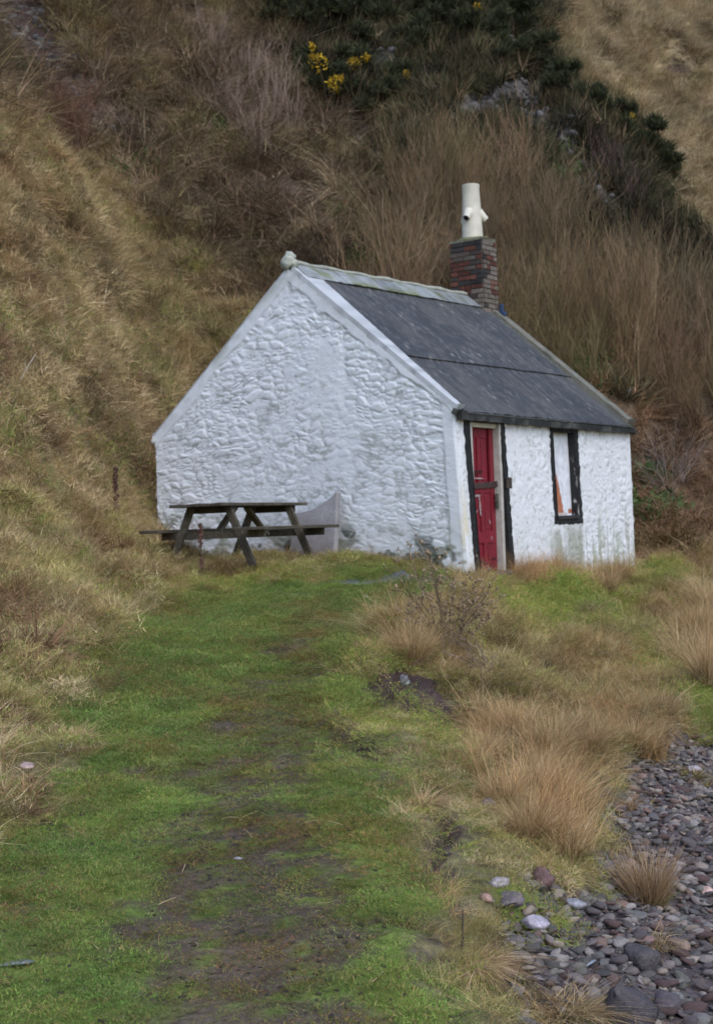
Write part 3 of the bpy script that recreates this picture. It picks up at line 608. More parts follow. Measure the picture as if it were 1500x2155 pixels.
pts = hp(S, np.zeros_like(S), H) + hn * -.092 + ((fbm(S * 5, H * 3, 9) - .5) * .008)[..., None] * hn; ii = np.arange(nS * nH).reshape(nH, nS); q = np.stack([ii[:-1, :-1], ii[:-1, 1:], ii[1:, 1:], ii[1:, :-1]], -1).reshape(-1, 4)
b_ = own(mk('board', pts.reshape(-1, 3), q, m_timber, c.reshape(-1, 3), True), win); b_['label'] = 'white board closing the window, orange where paint has peeled'
m = MB(); fbox(m, WO[0] + .002, WO[1] - .002, .625, .672, -.09, .03, (.03, .03, .032), .006); own(m.build('sill', m_black, bevel=.006), win)

# ---- chimney
ch = empty('chimney_stack'); own(ch)
m = MB(); s0, s1, b0, b1, z0, z1 = 4.50, 4.925, 2.13, 2.70, 3.55, 4.97
c0 = hpt((s0 + s1) / 2, (b0 + b1) / 2, (z0 + z1) / 2)
m.box(c0, (s1 - s0 - .012, b1 - b0 - .012, z1 - z0), (ha, hb, KZ), (.15, .14, .125))
nc = 19; chh = (z1 - z0) / nc; rg = np.random.default_rng(8)
BR = [(.15, .06, .045), (.18, .075, .055), (.12, .05, .04), (.05, .047, .048), (.07, .055, .05), (.12, .095, .08), (.17, .09, .065), (.16, .145, .125)]
for i in range(nc):
    h = z0 + (i + .5) * chh; off = (i % 2) * .11
    for face in range(4):
        along, wd = ((hb, b1 - b0) if face < 2 else (ha, s1 - s0)); x = -off
        while x < wd - .01:
            l_ = .215 if rg.random() < .75 else .105; a0, a1 = max(0, x), min(wd, x + l_)
            if a1 - a0 > .03:
                cidx = rg.choice(8, p=[.22, .14, .16, .16, .10, .10, .07, .05]); col = np.array(BR[cidx]) * rg.uniform(.6, .95)
                if face in (2, 3) and rg.random() < .45: col = np.array([.17, .145, .125]) * rg.uniform(.8, 1.1)
                if h < z0 + .75 and rg.random() < .5: col = np.array([.14, .12, .10])
                pc = {0: hpt(s0, b0 + (a0 + a1) / 2, h) , 1: hpt(s1, b0 + (a0 + a1) / 2, h), 2: hpt(s0 + (a0 + a1) / 2, b0, h), 3: hpt(s0 + (a0 + a1) / 2, b1, h)}[face]
                m.box(pc, ((a1 - a0) - .012, .03 + rg.uniform(0, .008), chh - .014), (along, np.cross(along, KZ), KZ), tuple(col), .003)
            x += l_
m.box(hpt((s0 + s1) / 2, (b0 + b1) / 2, z1 + .02), (s1 - s0 + .01, b1 - b0 + .01, .05), (ha, hb, KZ), (.15, .15, .11), .012)
v, f = lump(21, 1, (.21, .27, .07), 3, .1); m.add(v @ np.array([ha, hb, KZ]) + hpt((s0 + s1) / 2, (b0 + b1) / 2, z1 + .04), f, (.17, .18, .10))
own(m.build('brick_stack', m_brick), ch) if False else None
ch2 = own(m.build('chimney_stack_bricks', m_brick))
bpy.data.objects.remove(ch); ch = ch2; ch.name = 'chimney_stack'; ch.data.name = 'chimney_stack'
m = MB(); pc = hpt(4.71, 2.41, z1 + .03); n = 28; prof = [(0, .168), (.05, .166), (.45, .148), (.845, .133), (.86, .138), (.885, .138), (.89, .125), (.6, .118)]
v = [pc + np.array([math.cos(t) * r, math.sin(t) * r, z]) for z, r in prof for t in np.linspace(0, 2 * math.pi, n, endpoint=False)]
f = [(i * n + k, i * n + (k + 1) % n, (i + 1) * n + (k + 1) % n, (i + 1) * n + k) for i in range(len(prof) - 1) for k in range(n)]
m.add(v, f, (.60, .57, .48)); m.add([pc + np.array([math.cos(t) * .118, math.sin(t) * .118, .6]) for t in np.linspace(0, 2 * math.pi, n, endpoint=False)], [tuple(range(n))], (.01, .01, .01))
for ang in (-118, 2, 122):
    dr = np.array([math.cos(math.radians(ang)), math.sin(math.radians(ang)), 0]); p0 = pc + dr * .10 + KZ * .45; p1 = pc + dr * .225 + KZ * .335
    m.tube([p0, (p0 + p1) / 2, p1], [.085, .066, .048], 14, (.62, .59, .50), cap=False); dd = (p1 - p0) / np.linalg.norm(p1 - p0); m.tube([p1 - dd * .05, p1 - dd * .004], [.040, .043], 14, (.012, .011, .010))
o = own(m.build('chimney_pot', m_clay), ch); o.data.polygons.foreach_set('use_smooth', np.ones(len(o.data.polygons), bool)); o['label'] = 'cream clay pot with hooded side vents'
md = o.modifiers.new('edge', 'EDGE_SPLIT'); md.split_angle = math.radians(50)
m = MB(); bc = hpt(4.90, 2.10, 3.93) + hn * .05; m.box(bc, (.07, .06, .16), (ha, hn, KZ), (.03, .05, .10)); m.box(bc + hn * .03 - KZ * .08, (.09, .08, .07), (ha, hn, KZ), (.03, .055, .12)); own(m.build('plastic_cap', m_timber, bevel=.015), ch)['label'] = 'small blue plastic fitting at the chimney foot'

# ------------------------------------------------------------------ picnic table
TC = np.array([-1.38, 17.45, 1.245]); sA = np.array([.857, -.515, 0]); lA = np.array([.515, .857, 0])
tb = empty('picnic_table', tuple(TC)); tag(tb, 'dark weathered timber picnic table with fixed benches beside the white gable', 'picnic table'); bpy.context.view_layer.update()
WD = np.array([.060, .052, .040])
def tpt(s, l, z): return TC + sA * s + lA * l + KZ * z
def wcol(k=1): return tuple(WD * k * random.uniform(.8, 1.2))
m = MB()
for k in range(5): m.box(tpt(-.30 + .15 * k, random.uniform(-.01, .01), .705), (.138, 1.80, .036), (sA, lA, KZ), wcol(1.15), .003)
o = m.build('tabletop', m_oldwood, bevel=.006); own(o, tb)
for sd_ in (-1, 1):
    m = MB()
    for k in (-.075, .075): m.box(tpt(sd_ * .66 + k, random.uniform(-.01, .01), .42), (.14, 1.85, .036), (sA, lA, KZ), wcol(1.3), .003)
    own(m.build('bench', m_oldwood, bevel=.006), tb)
for fr in (-.62, .62):
    for sd_ in (-1, 1):
        m = MB(); m.bar(tpt(sd_ * .26, fr, .69), tpt(sd_ * .60, fr, -.02), .09, .045, sA, wcol(1.5)); own(m.build('leg', m_oldwood, bevel=.005), tb)
    m = MB(); m.bar(tpt(-.74, fr + .047, .36), tpt(.74, fr + .047, .36), .085, .04, KZ, wcol(1.7 if fr < 0 else .9)); own(m.build('crossbeam', m_oldwood, bevel=.005), tb)  # near beam gets a lighter wood colour for its lit side
    m = MB(); m.bar(tpt(-.33, fr + .047, .65), tpt(.33, fr + .047, .65), .075, .04, KZ, wcol(.8)); own(m.build('top_bearer', m_oldwood, bevel=.005), tb)
    m = MB(); sg = 1 if fr < 0 else -1; m.bar(tpt(-.0, fr + sg * .09, .34), tpt(0, fr + sg * .50, .68), .085, .04, sA, wcol(1.4)); own(m.build('brace', m_oldwood, bevel=.005), tb)

# ------------------------------------------------------------------ slab leaning on the gable
m = MB(); n = 24; th = .085; b0, b1 = 1.68, 2.37; prof = []
for k in range(n + 1):
    t = k / n; prof.append((b0 + (b1 - b0) * t, .82 + .25 * (1 - t) ** 2.2 * 1.02 if t > 0 else 1.075))
prof = [(b0, 1.055), (b0 + .035, 1.075)] + prof[2:]
V = []; nn = len(prof)
for th_ in (0, 1):
    for b, h in prof: lean = .10 + .20 * (1.07 - h); V.append(hpt(-lean - th * (1 - th_), b, h))
    for b, h in ((b1, .10), (b0, .10)): lean = .10 + .20 * (1.07 - h); V.append(hpt(-lean - th * (1 - th_), b, h))
k = nn + 2; f = [tuple(range(k)), tuple(range(2 * k - 1, k - 1, -1))] + [(i, i + k, (i + 1) % k + k, (i + 1) % k) for i in range(k)]
m.add(V, f, (.29, .28, .295)); o = m.build('concrete_slab', m_concrete, bevel=.012); tag(o, 'pale concrete slab with a concave curved top leaning on the white gable', 'slab')

# ------------------------------------------------------------------ vegetation prototypes
def blades(n, rad, h, wd, lean, droop, cols, seed, segs=3, tip=.1, up0=0):
    """n tapering curved ribbons from a disc; returns verts, quads, colours"""
    r = np.random.default_rng(seed)
    a0 = r.uniform(0, 2 * np.pi, n); rr = rad * np.sqrt(r.uniform(0, 1, n)); base = np.stack([np.cos(a0) * rr, np.sin(a0) * rr, np.full(n, -.01)], -1)
    az = np.where(r.random(n) < .6, a0 + r.normal(0, .7, n), r.uniform(0, 2 * np.pi, n)); d = np.stack([np.cos(az), np.sin(az), np.zeros(n)], -1)
    H = r.uniform(*h, n); W = r.uniform(*wd, n); L = r.uniform(*lean, n); D = r.uniform(*droop, n)
    sa = az + np.pi / 2 + r.normal(0, .8, n); sv = np.stack([np.cos(sa), np.sin(sa), np.zeros(n)], -1)
    cols = np.array(cols); cc = cols[r.integers(0, len(cols), n)] * r.uniform(.75, 1.25, (n, 1))
    V = []; Cc = []
    for k in range(segs + 1):
        t = k / segs
        p = base + d * (H * (L * t + D * t * t))[:, None]; p[:, 2] += H * (t - .75 * D * t * t * np.minimum(1, D))
        wv = W * (1 - (1 - tip) * t ** 1.3) * .5
        V.append(p - sv * wv[:, None]); V.append(p + sv * wv[:, None]); Cc += [cc * (.9 + .15 * t)] * 2
    V = np.stack(V, 1); Cc = np.stack(Cc, 1); K = 2 * (segs + 1)
    off = (np.arange(n) * K)[:, None]; q = np.concatenate([off + np.array([[2 * k, 2 * k + 1, 2 * k + 3, 2 * k + 2]]) for k in range(segs)], 0)
    return V.reshape(-1, 3), q, Cc.reshape(-1, 3)
def ribbons(P0, P1, w0, w1, col, r, bow=.0, segs=2):
    """thin ribbons between point pairs, bowed a little"""
    n = len(P0); d = P1 - P0; sv = np.cross(d, r.normal(size=(n, 3))); sv /= np.linalg.norm(sv, axis=1)[:, None] + 1e-9
    bw = r.normal(size=(n, 3)) * bow * np.linalg.norm(d, axis=1)[:, None]; V = []
    for k in range(segs + 1):
        t = k / segs; p = P0 + d * t + bw * (t * (1 - t) * 4); wv = (w0 + (w1 - w0) * t) * .5; V += [p - sv * wv[:, None] if np.ndim(wv) else p - sv * wv, p + sv * wv[:, None] if np.ndim(wv) else p + sv * wv]
    V = np.stack(V, 1); K = 2 * (segs + 1); off = (np.arange(n) * K)[:, None]
    q = np.concatenate([off + np.array([[2 * k, 2 * k + 1, 2 * k + 3, 2 * k + 2]]) for k in range(segs)], 0)
    return V.reshape(-1, 3), q, np.repeat(col, K, axis=0)
def join(parts):
    V, Q, Cc, n = [], [], [], 0
    for v, q, c in parts: V.append(v); Q.append(q + n); Cc.append(c); n += len(v)
    return np.concatenate(V), np.concatenate(Q), np.concatenate(Cc)
def proto(name, vqc, mat): return mk(name, vqc[0], vqc[1], mat, vqc[2], link=False)
def shrub(seed, h, spread, stems, cols, w=.012, upright=.8, fan=3):
    """bare branching shrub made of tapering twigs"""
    r = np.random.default_rng(seed); parts = []; cols = np.array(cols)
    a = r.uniform(0, 2 * np.pi, stems); b = np.stack([np.cos(a), np.sin(a), np.zeros(stems)], -1); P0 = b * r.uniform(0, .25, (stems, 1)) * spread; P0[:, 2] = -.1
    dirs = b * r.uniform(.05, 1, (stems, 1)) * (1 - upright) * 1.6 + np.array([0, 0, 1]) + r.normal(0, .08, (stems, 3)); dirs /= np.linalg.norm(dirs, axis=1)[:, None]
    L = h * r.uniform(.45, .8, stems); lev = 0; ww = w
    P1 = P0 + dirs * L[:, None]
    while True:
        cc = cols[r.integers(0, len(cols), len(P0))] * r.uniform(.7, 1.3, (len(P0), 1)); parts.append(ribbons(P0, P1, ww, ww * .5, cc, r, .06))
        lev += 1
        if lev == fan: break
        k = 4 if lev == 1 else 5; t = r.uniform(.25, 1, (len(P0), k)); t[:, 0] = 1
        B = (P0[:, None] + (P1 - P0)[:, None] * t[..., None]).reshape(-1, 3); dd = np.repeat(dirs, k, 0) + r.normal(0, .32, (len(B), 3)); dd[:, 2] += .25; dd /= np.linalg.norm(dd, axis=1)[:, None]
        LL = np.repeat(L, k) * r.uniform(.25, .6, len(B)); P0, dirs, L = B, dd, LL; P1 = B + dd * LL[:, None]; ww *= .55
    return join(parts)

GREEN = [(.175, .29, .072), (.215, .345, .085), (.14, .225, .06), (.27, .36, .11), (.32, .295, .14)]
TALL = [(.62, .44, .24), (.54, .37, .195), (.45, .30, .155), (.66, .50, .29), (.36, .235, .13)]
STRAW = [(.61, .51, .34), (.52, .425, .275), (.43, .34, .215), (.68, .59, .42), (.31, .24, .16)]
STRAWG = STRAW + STRAW + [(.33, .23, .15), (.33, .32, .17)]
BROWN = [(.24, .175, .13), (.17, .125, .095), (.30, .225, .17), (.37, .30, .22), (.12, .092, .07)]
RED = [(.25, .12, .08), (.19, .095, .065), (.31, .17, .11), (.14, .085, .065)]
TWIG = [(.22, .155, .10), (.18, .13, .085), (.27, .195, .125), (.17, .145, .08), (.30, .225, .165)]
DKG = [(.055, .06, .034), (.07, .074, .04), (.04, .042, .03), (.09, .09, .05), (.13, .105, .072)]
turf = [proto('turf', blades(230, .15, (.006, .022), (.002, .0045), (.1, 1.4), (0, .8), GREEN + GREEN + [(.40, .32, .17)], 100 + i, 2), m_blade) for i in range(4)]
fine = [proto('fine_straw', blades(120, .13, (.08, .26), (.0025, .005), (.0, 1.3), (.3, 1.8), TALL + STRAW, 125 + i, 4), m_blade) for i in range(4)]
fmatt = [proto('fine_mat', blades(150, .17, (.03, .13), (.0022, .0045), (.4, 2.2), (.4, 1.3), TALL + STRAWG + [(.16, .20, .06)], 150 + i, 3), m_blade) for i in range(4)]
straw = [proto('straw', blades(90, .11, (.07, .22), (.005, .011), (.0, 1.3), (.3, 1.7), STRAWG, 120 + i, 4), m_blade) for i in range(5)]
sturf = [proto('bleached_turf', blades(200, .15, (.012, .045), (.0025, .006), (.2, 1.8), (.2, 1.2), STRAW + [(.5, .44, .26), (.40, .36, .19)], 110 + i, 2), m_blade) for i in range(4)]
matt = [proto('matted_grass', blades(100, .17, (.04, .14), (.005, .010), (.4, 2.2), (.4, 1.3), STRAWG + [(.14, .19, .05), (.13, .17, .045)], 140 + i, 3), m_blade) for i in range(4)]
tall = [proto('tall_grass', blades(170, .13, (.25, .62), (.003, .006), (.0, .4), (.05, .9), TALL, 160 + i, 4), m_blade) for i in range(4)]
bram = [proto('bramble', join([blades(60, .30, (.22, .70), (.008, .016), (.2, 1.6), (.6, 1.9), BROWN, 180 + i, 5), blades(60, .35, (.12, .4), (.012, .03), (.2, 1.2), (.2, 1.2), BROWN + [(.10, .11, .05), (.24, .18, .10)], 190 + i, 3)]), m_twig) for i in range(4)]
dark = [proto('dark_scrub', join([blades(160, .38, (.15, .50), (.015, .035), (.1, .9), (.0, .5), DKG, 210 + i, 2), blades(25, .35, (.2, .5), (.008, .02), (.2, .9), (.2, .9), BROWN, 220 + i, 3)]), m_twig) for i in range(4)]
thick = [proto('bare_thicket', shrub(230 + i, 2.1, .7, 26, TWIG, .016, .72), m_twig) for i in range(5)]
cob = []
for i in range(8):
    v, f = lump(40 + i, 1, (1, R.uniform(.55, .9), R.uniform(.25, .5)), 2, .2, 1.4, 3 + (i % 2) * 6); cob.append(mk('cobble', v, f, m_stone, np.ones((len(v), 3)), i % 2 == 0, link=False))
scr = []
for i in range(5):
    v, f = lump(70 + i, 1, (1, .7, .6), 1, .3, 1.6, 4); scr.append(mk('scree', v, f, m_stone, np.ones((len(v), 3)), False, link=False))
clod = []
for i in range(4):
    v, f = lump(80 + i, 1, (1, .8, .45), 2, .35, 2.5); clod.append(mk('clod', v, f, m_stone, np.ones((len(v), 3)), False, link=False))

def scatter(name, pts, rot, scl, idx, tint, protos, kind='stuff', drop_mat=None):
    me = bpy.data.meshes.new(name); n = len(pts); me.vertices.add(n); me.vertices.foreach_set('co', np.asarray(pts, np.float32).ravel())
    for nm, ty, key, arr in (('rot', 'FLOAT_VECTOR', 'vector', rot), ('scl', 'FLOAT_VECTOR', 'vector', scl), ('idx', 'INT', 'value', idx)):
        a = me.attributes.new(nm, ty, 'POINT'); a.data.foreach_set(key, np.asarray(arr, np.int32 if ty == 'INT' else np.float32).ravel())
    c = np.ones((n, 4), np.float32); c[:, :3] = tint; a = me.attributes.new('tint', 'FLOAT_COLOR', 'POINT'); a.data.foreach_set('color', c.ravel())
    o = bpy.data.objects.new(name, me); scene.collection.objects.link(o)
    col = bpy.data.collections.new(name + '_sources')
    for p in protos: col.objects.link(p)
    gt = bpy.data.node_groups.new(name, 'GeometryNodeTree'); gt.interface.new_socket('Geometry', in_out='INPUT', socket_type='NodeSocketGeometry'); gt.interface.new_socket('Geometry', in_out='OUTPUT', socket_type='NodeSocketGeometry')
    N, L = gt.nodes, gt.links; gi, go = N.new('NodeGroupInput'), N.new('NodeGroupOutput'); iop = N.new('GeometryNodeInstanceOnPoints'); ci = N.new('GeometryNodeCollectionInfo')
    ci.inputs[0].default_value = col; ci.inputs[1].default_value = True; ci.inputs[2].default_value = True
    def na(nm, ty):
        q = N.new('GeometryNodeInputNamedAttribute'); q.data_type = ty; q.inputs[0].default_value = nm; return q.outputs[0]
    e2r = N.new('FunctionNodeEulerToRotation'); L.new(na('rot', 'FLOAT_VECTOR'), e2r.inputs[0])
    L.new(gi.outputs[0], iop.inputs['Points']); L.new(ci.outputs[0], iop.inputs['Instance']); iop.inputs['Pick Instance'].default_value = True
    L.new(na('idx', 'INT'), iop.inputs['Instance Index']); L.new(e2r.outputs[0], iop.inputs['Rotation']); L.new(na('scl', 'FLOAT_VECTOR'), iop.inputs['Scale']); L.new(iop.outputs[0], go.inputs[0])
    md = o.modifiers.new('instances', 'NODES'); md.node_group = gt
    tag(o, kind=kind); return o

def inview(x, y, z, mu=800, mv=260):
    """within the picture plus a wide margin"""
    d = y * cp + (z - EYE) * sp; u_ = -y * sp + (z - EYE) * cp; A = x / d * F; B = -u_ / d * F
    u = 750 + A * cr - B * sr; v = 1077.5 + A * sr + B * cr
    return (d > 1) & (u > -mu) & (u < 1500 + mu) & (v > -mv) & (v < 2155 + mv)
def sow(x0, x1, y0, y1, dens, weight, seed, jit=0):
    r = np.random.default_rng(seed); n = int((x1 - x0) * (y1 - y0) * dens * 2); x = r.uniform(x0, x1, n); y = r.uniform(y0, y1, n); z = gz(x, y)
    k = inview(x, y, z); x, y, z = x[k], y[k], z[k]; s, b = house_sb(x, y); out = ~((s > -.06) & (s < HL + .02) & (b > -.06) & (b < HW + .05))
    wgt = weight(x, y) * np.minimum(2, np.sqrt(1 + bil(SX, x, y) ** 2 + bil(SY, x, y) ** 2)) / 2; k = out & (r.random(len(x)) < wgt); return x[k], y[k], z[k], r
def stand(x, y, z, r, protos, name, smin, smax, tintf, tilt=.5, zoff=0, flat=1.0, rj=.2, label=None, cat=None):
    n = len(x); sx = bil(SX, x, y); sy = bil(SY, x, y); sl_ = np.sqrt(sx * sx + sy * sy)
    # lean with the slope: tilt about horizontal axes towards the ground normal, any spin about z first
    k = tilt * np.arctan(sl_) / (sl_ + 1e-6)
    rot = np.stack([k * sy * 1.0 + r.normal(0, rj, n), -k * sx + r.normal(0, rj, n), r.uniform(0, 6.283, n)], -1)
    s = r.uniform(smin, smax, n) if not hasattr(smin, '__len__') else smin
    o = scatter(name, np.stack([x, y, z + zoff], -1), rot, np.stack([s, s, s * flat], -1), r.integers(0, len(protos), n), tintf(x, y, r), protos)
    if label: o['label'] = label
    if cat: o['category'] = cat
    return o
def pal(x, y, r, cols, sc, seed, jit=.15):
    """clumpy choice between tints"""
    cols = np.array(cols); f = fbm(x / sc, y / sc, seed, 3); f = np.clip((f - .33) / .34, 0, .999) * (len(cols) - 1); i = f.astype(int); t = (f - i)[:, None]
    return (cols[i] * (1 - t) + cols[np.minimum(i + 1, len(cols) - 1)] * t) * r.uniform(1 - jit, 1 + jit, (len(x), 1))
lawnish = np.maximum(REG['lawn'], REG['strip'])
openf = np.clip(1 - np.maximum.reduce([REG['lawn'], REG['beach'], REG['straw'], REG['bramble'], REG['gorse'], REG['pale'], REG['thicket'], REG['brown'], REG['scar'], REG['strip'], REG['paving']]), 0, 1) * (YY < 24)

# lawn turf
nomud = 1 - np.clip(mudf, 0, 1) * .6
x, y, z, r = sow(-3.5, 3.5, 4, 18, 520, lambda x, y: bil(lawnish * nomud * (1 - REG['scar']) * (1 - REG['puddle']), x, y) * smooth(-.1, .4, 1.0), 501)
stand(x, y, z, r, turf, 'lawn_grass', r.uniform(.7, 1.35, len(x)) * (.72 + .28 * smooth(5, 11, y)), None, lambda x, y, r: pal(x, y, r, [(1.2, .82, .8), (.72, .72, .68), (.95, 1.02, .9), (1.25, 1.25, .95), (1.05, .80, .68), (.85, .95, .8)], .45, 601, .3) * (1 - np.clip(bil(REG['mud'], x, y) * r.uniform(.2, 1.1, len(x)), 0, 1)[:, None] * (1 - np.array([.84, .57, .66]))), .9, flat=.8 - .3 * bil(REG['mud'], x, y))
# moss and short green on the right bank and in the slope
x, y, z, r = sow(-4, 6, 5, 22, 260, lambda x, y: np.clip(1.2 * bil(REG['moss'], x, y) + bil(np.maximum(REG['sward'], REG['apron']), x, y) * .75 + bil(openf, x, y) * smooth(.48, .62, fbm(x / .8, y / .8, 33)) * .7 + .35 * bil(STR * (GZ0 < 1.9), x, y) * smooth(.5, .6, fbm(x / 1.1, y / .8, 34)), 0, 1) * (1 - bil(REG['scar'], x, y)), 502)
stand(x, y, z, r, turf, 'moss_turf', .75 + .7 * smooth(7, 14, y), None, lambda x, y, r: pal(x, y, r, [(.95, .9, .75), (1.2, 1.1, .85), (1.7, 1.35, 1.1), (1.35, 1.25, .85), (1.9, 1.4, 1.3)], .4, 602, .25), .9, flat=.8)
# left bank of bleached grass: separate clumps, each its own tone, with gaps between
far_ = lambda x, y: (1 - .75 * bil(REG['short'], x, y)) * (1 - .25 * bil(REG['low'], x, y))
x, y, z, r = sow(-13, 0, 4, 42, 105, lambda x, y: bil(STR * (1 - REG['scar']), x, y) * (.10 + .9 * smooth(.42, .52, fbm(x / .36, y / .36, 35))) * (1 - .3 * bil(REG['low'], x, y)), 503)
hum = smooth(.40, .62, fbm(x / .36, y / .36, 35))
stand(x, y, z, r, straw, 'bank_grass', (.36 + .45 * hum + .25 * smooth(18, 28, y)) * r.uniform(.6, 1.35, len(x)) * far_(x, y), None, lambda x, y, r: pal(x, y, r, [(.40, .34, .30), (.78, .66, .57), (1.15, 1.08, 1.0), (1.45, 1.37, 1.27), (.80, .78, .58), (.88, .70, .58), (1.12, 1.05, .98)], .33, 603, .4) * (.6 + .65 * hum)[:, None], .35, rj=.4)  # tint also darkens towards the hollows: shade between hummocks put into the grass colour
x, y, z, r = sow(-13, 1.5, 4, 42, 85, lambda x, y: bil(STR * (1 - REG['scar']), x, y) * (.12 + .88 * smooth(.40, .54, fbm(x / .36, y / .36, 35))), 504)
stand(x, y, z, r, matt, 'bank_mat', (.7 + .5 * smooth(18, 28, y)) * r.uniform(.6, 1.4, len(x)) * far_(x, y), None, lambda x, y, r: pal(x, y, r, [(.50, .43, .36), (1.1, 1.02, .9), (.82, .84, .55), (1.25, 1.18, 1.08), (.85, .70, .56), (1.15, 1.12, .82)], .4, 604, .35), .8, rj=.3)
x, y, z, r = sow(-5, 1.5, 6, 22, 230, lambda x, y: bil(np.clip(REG['low'] + REG['short'] * REG['straw'], 0, 1) * (1 - REG['lawn']), x, y) * .55, 520)
stand(x, y, z, r, turf, 'bank_turf', .8, 1.5, lambda x, y, r: pal(x, y, r, [(1.4, 1.05, .95), (2.2, 1.6, 1.8), (2.6, 1.9, 2.2), (1.6, 1.4, 1.1), (1.2, 1.15, .9), (2.3, 1.65, 1.9)], .42, 620, .25), .9)
x, y, z, r = sow(-13, 0, 10, 42, 55, lambda x, y: bil(STR * (1 - REG['low']), x, y) * (.15 + .85 * smooth(.38, .52, fbm(x / .6, y / .6, 52))), 525)
stand(x, y, z, r, sturf, 'bleached_turf', 1.4, 2.6, lambda x, y, r: pal(x, y, r, [(.40, .34, .28), (1.08, 1.0, .88), (.88, .82, .60), (1.28, 1.2, 1.1), (.85, .66, .52)], .4, 625, .35), .9)
x, y, z, r = sow(-5, 1.5, 6, 22, 260, lambda x, y: bil(np.clip(REG['low'] + REG['short'] * REG['straw'], 0, 1) * (1 - REG['lawn']), x, y) * (.35 + .65 * smooth(.42, .55, fbm(x / .5, y / .4, 50))), 523)
stand(x, y, z, r, sturf, 'bleached_turf', .6 + .9 * smooth(6, 13, y), None, lambda x, y, r: pal(x, y, r, [(.75, .62, .48), (1.0, .98, .8), (1.2, 1.15, 1.05), (1.0, .85, .65), (1.1, 1.12, .75)], .4, 623, .25), .9)
x, y, z, r = sow(-1, 7, 4.5, 22, 110, lambda x, y: bil(np.clip(openf * (1 - REG['moss']) * (1 - REG['apron']), 0, 1), x, y) * smooth(.46, .58, fbm(x / .45, y / .4, 51)), 524)
stand(x, y, z, r, sturf, 'bleached_turf', .55 + .6 * smooth(6, 13, y), None, lambda x, y, r: pal(x, y, r, [(.75, .62, .48), (1.0, .98, .8), (1.2, 1.15, 1.05), (1.1, 1.12, .75)], .4, 624, .25), .9)
x, y, z, r = sow(-13, 0, 10, 42, 16, lambda x, y: bil(STR * (1 - REG['scar']), x, y) * smooth(.55, .62, fbm(x / .8, y / .8, 53)), 526)
stand(x, y, z, r, bram, 'bank_bracken', .30, .62, lambda x, y, r: pal(x, y, r, [(.7, .5, .42), (1.0, .72, .58), (1.25, .95, .78)], .5, 626, .3), .5, rj=.4)
x, y, z, r = sow(-13, 0, 10, 36, 32, lambda x, y: bil(STR * (1 - REG['low']), x, y) * smooth(.60, .66, fbm(x / .6, y / .5, 54)), 527)
stand(x, y, z, r, turf, 'bank_moss', 2.2, 3.6, lambda x, y, r: pal(x, y, r, [(.75, .66, .6), (1.15, .95, .8), (1.5, 1.1, 1.0)], .4, 627, .25), .9)
# open bank on the right: straw and green mixed
x, y, z, r = sow(-5, 7, 4.5, 23, 150, lambda x, y: bil(openf, x, y) * (1 - .85 * bil(REG['moss'], x, y)) * (.3 + .7 * smooth(.36, .56, fbm(x / .55, y / .55, 36))) * (1 - bil(REG['apron'], x, y)) * (1 - .45 * bil(REG['sward'], x, y)), 505)
stand(x, y, z, r, fmatt, 'slope_mat', (.5 + .4 * smooth(6, 12, y)) * r.uniform(.6, 1.3, len(x)) * (1 - .45 * bil(np.maximum(REG['sward'], REG['short']), x, y)), None, lambda x, y, r: pal(x, y, r, [(.42, .36, .28), (.95, .95, .75), (1.1, 1.0, .85), (.7, .85, .45), (.6, .48, .36), (1.0, 1.0, .7)], .4, 605, .35), 1)
x, y, z, r = sow(-.5, 7, 5, 22.5, 40, lambda x, y: bil(openf, x, y) * (1 - .95 * bil(REG['moss'], x, y)) * smooth(.44, .6, fbm(x / .5, y / .5, 37)) * (1 - bil(REG['apron'], x, y)) * (1 - .8 * bil(REG['sward'], x, y)) * (1 - .9 * bil(REG['short'], x, y)), 506)
stand(x, y, z, r, fine, 'slope_grass', (.45 + .6 * smooth(6, 12, y)) * r.uniform(.6, 1.3, len(x)) * (1 - .4 * bil(REG['sward'], x, y)), None, lambda x, y, r: pal(x, y, r, [(.9, .75, .6), (1.0, .9, .75), (1.1, 1.0, .9)], .6, 606, .2), .8)
x, y, z, r = sow(.5, 8, 6, 23, 70, lambda x, y: bil(np.clip(REG['tall'], 0, 1), x, y) * smooth(.47, .58, fbm(x / .42, y / .42, 38)) * .7, 507)
stand(x, y, z, r, tall, 'tall_dry_grass', .35, .85, lambda x, y, r: pal(x, y, r, [(.62, .52, .45), (1.0, .90, .80), (1.2, 1.12, 1.05), (.85, .72, .62)], .35, 607, .25), .4)
x, y, z, r = sow(.5, 5, 16, 23, 60, lambda x, y: bil(REG['front'], x, y) * smooth(.42, .56, fbm(x / .4, y / .4, 49)), 522)
stand(x, y, z, r, tall, 'wall_foot_grass', .3, .75, lambda x, y, r: pal(x, y, r, [(.8, .68, .55), (1.0, .92, .85), (1.15, 1.08, 1.0)], .35, 622, .25), .4)
# fringe of straw at the lawn's left and foot of the gable, trampled
x, y, z, r = sow(-3.5, 2.2, 4, 18.5, 90, lambda x, y: bil(lawnish, x, y) * smooth(.60, .70, fbm(x / .6, y / .5, 39)) * .6 * (1 - smooth(-1.6, -.9, x) * smooth(.6, .0, x) * (y < 12)), 508)
stand(x, y, z, r, fmatt, 'trampled_grass', .25, .5, lambda x, y, r: pal(x, y, r, [(.7, .62, .45), (1, .85, .65)], .6, 608), 1, flat=.5)
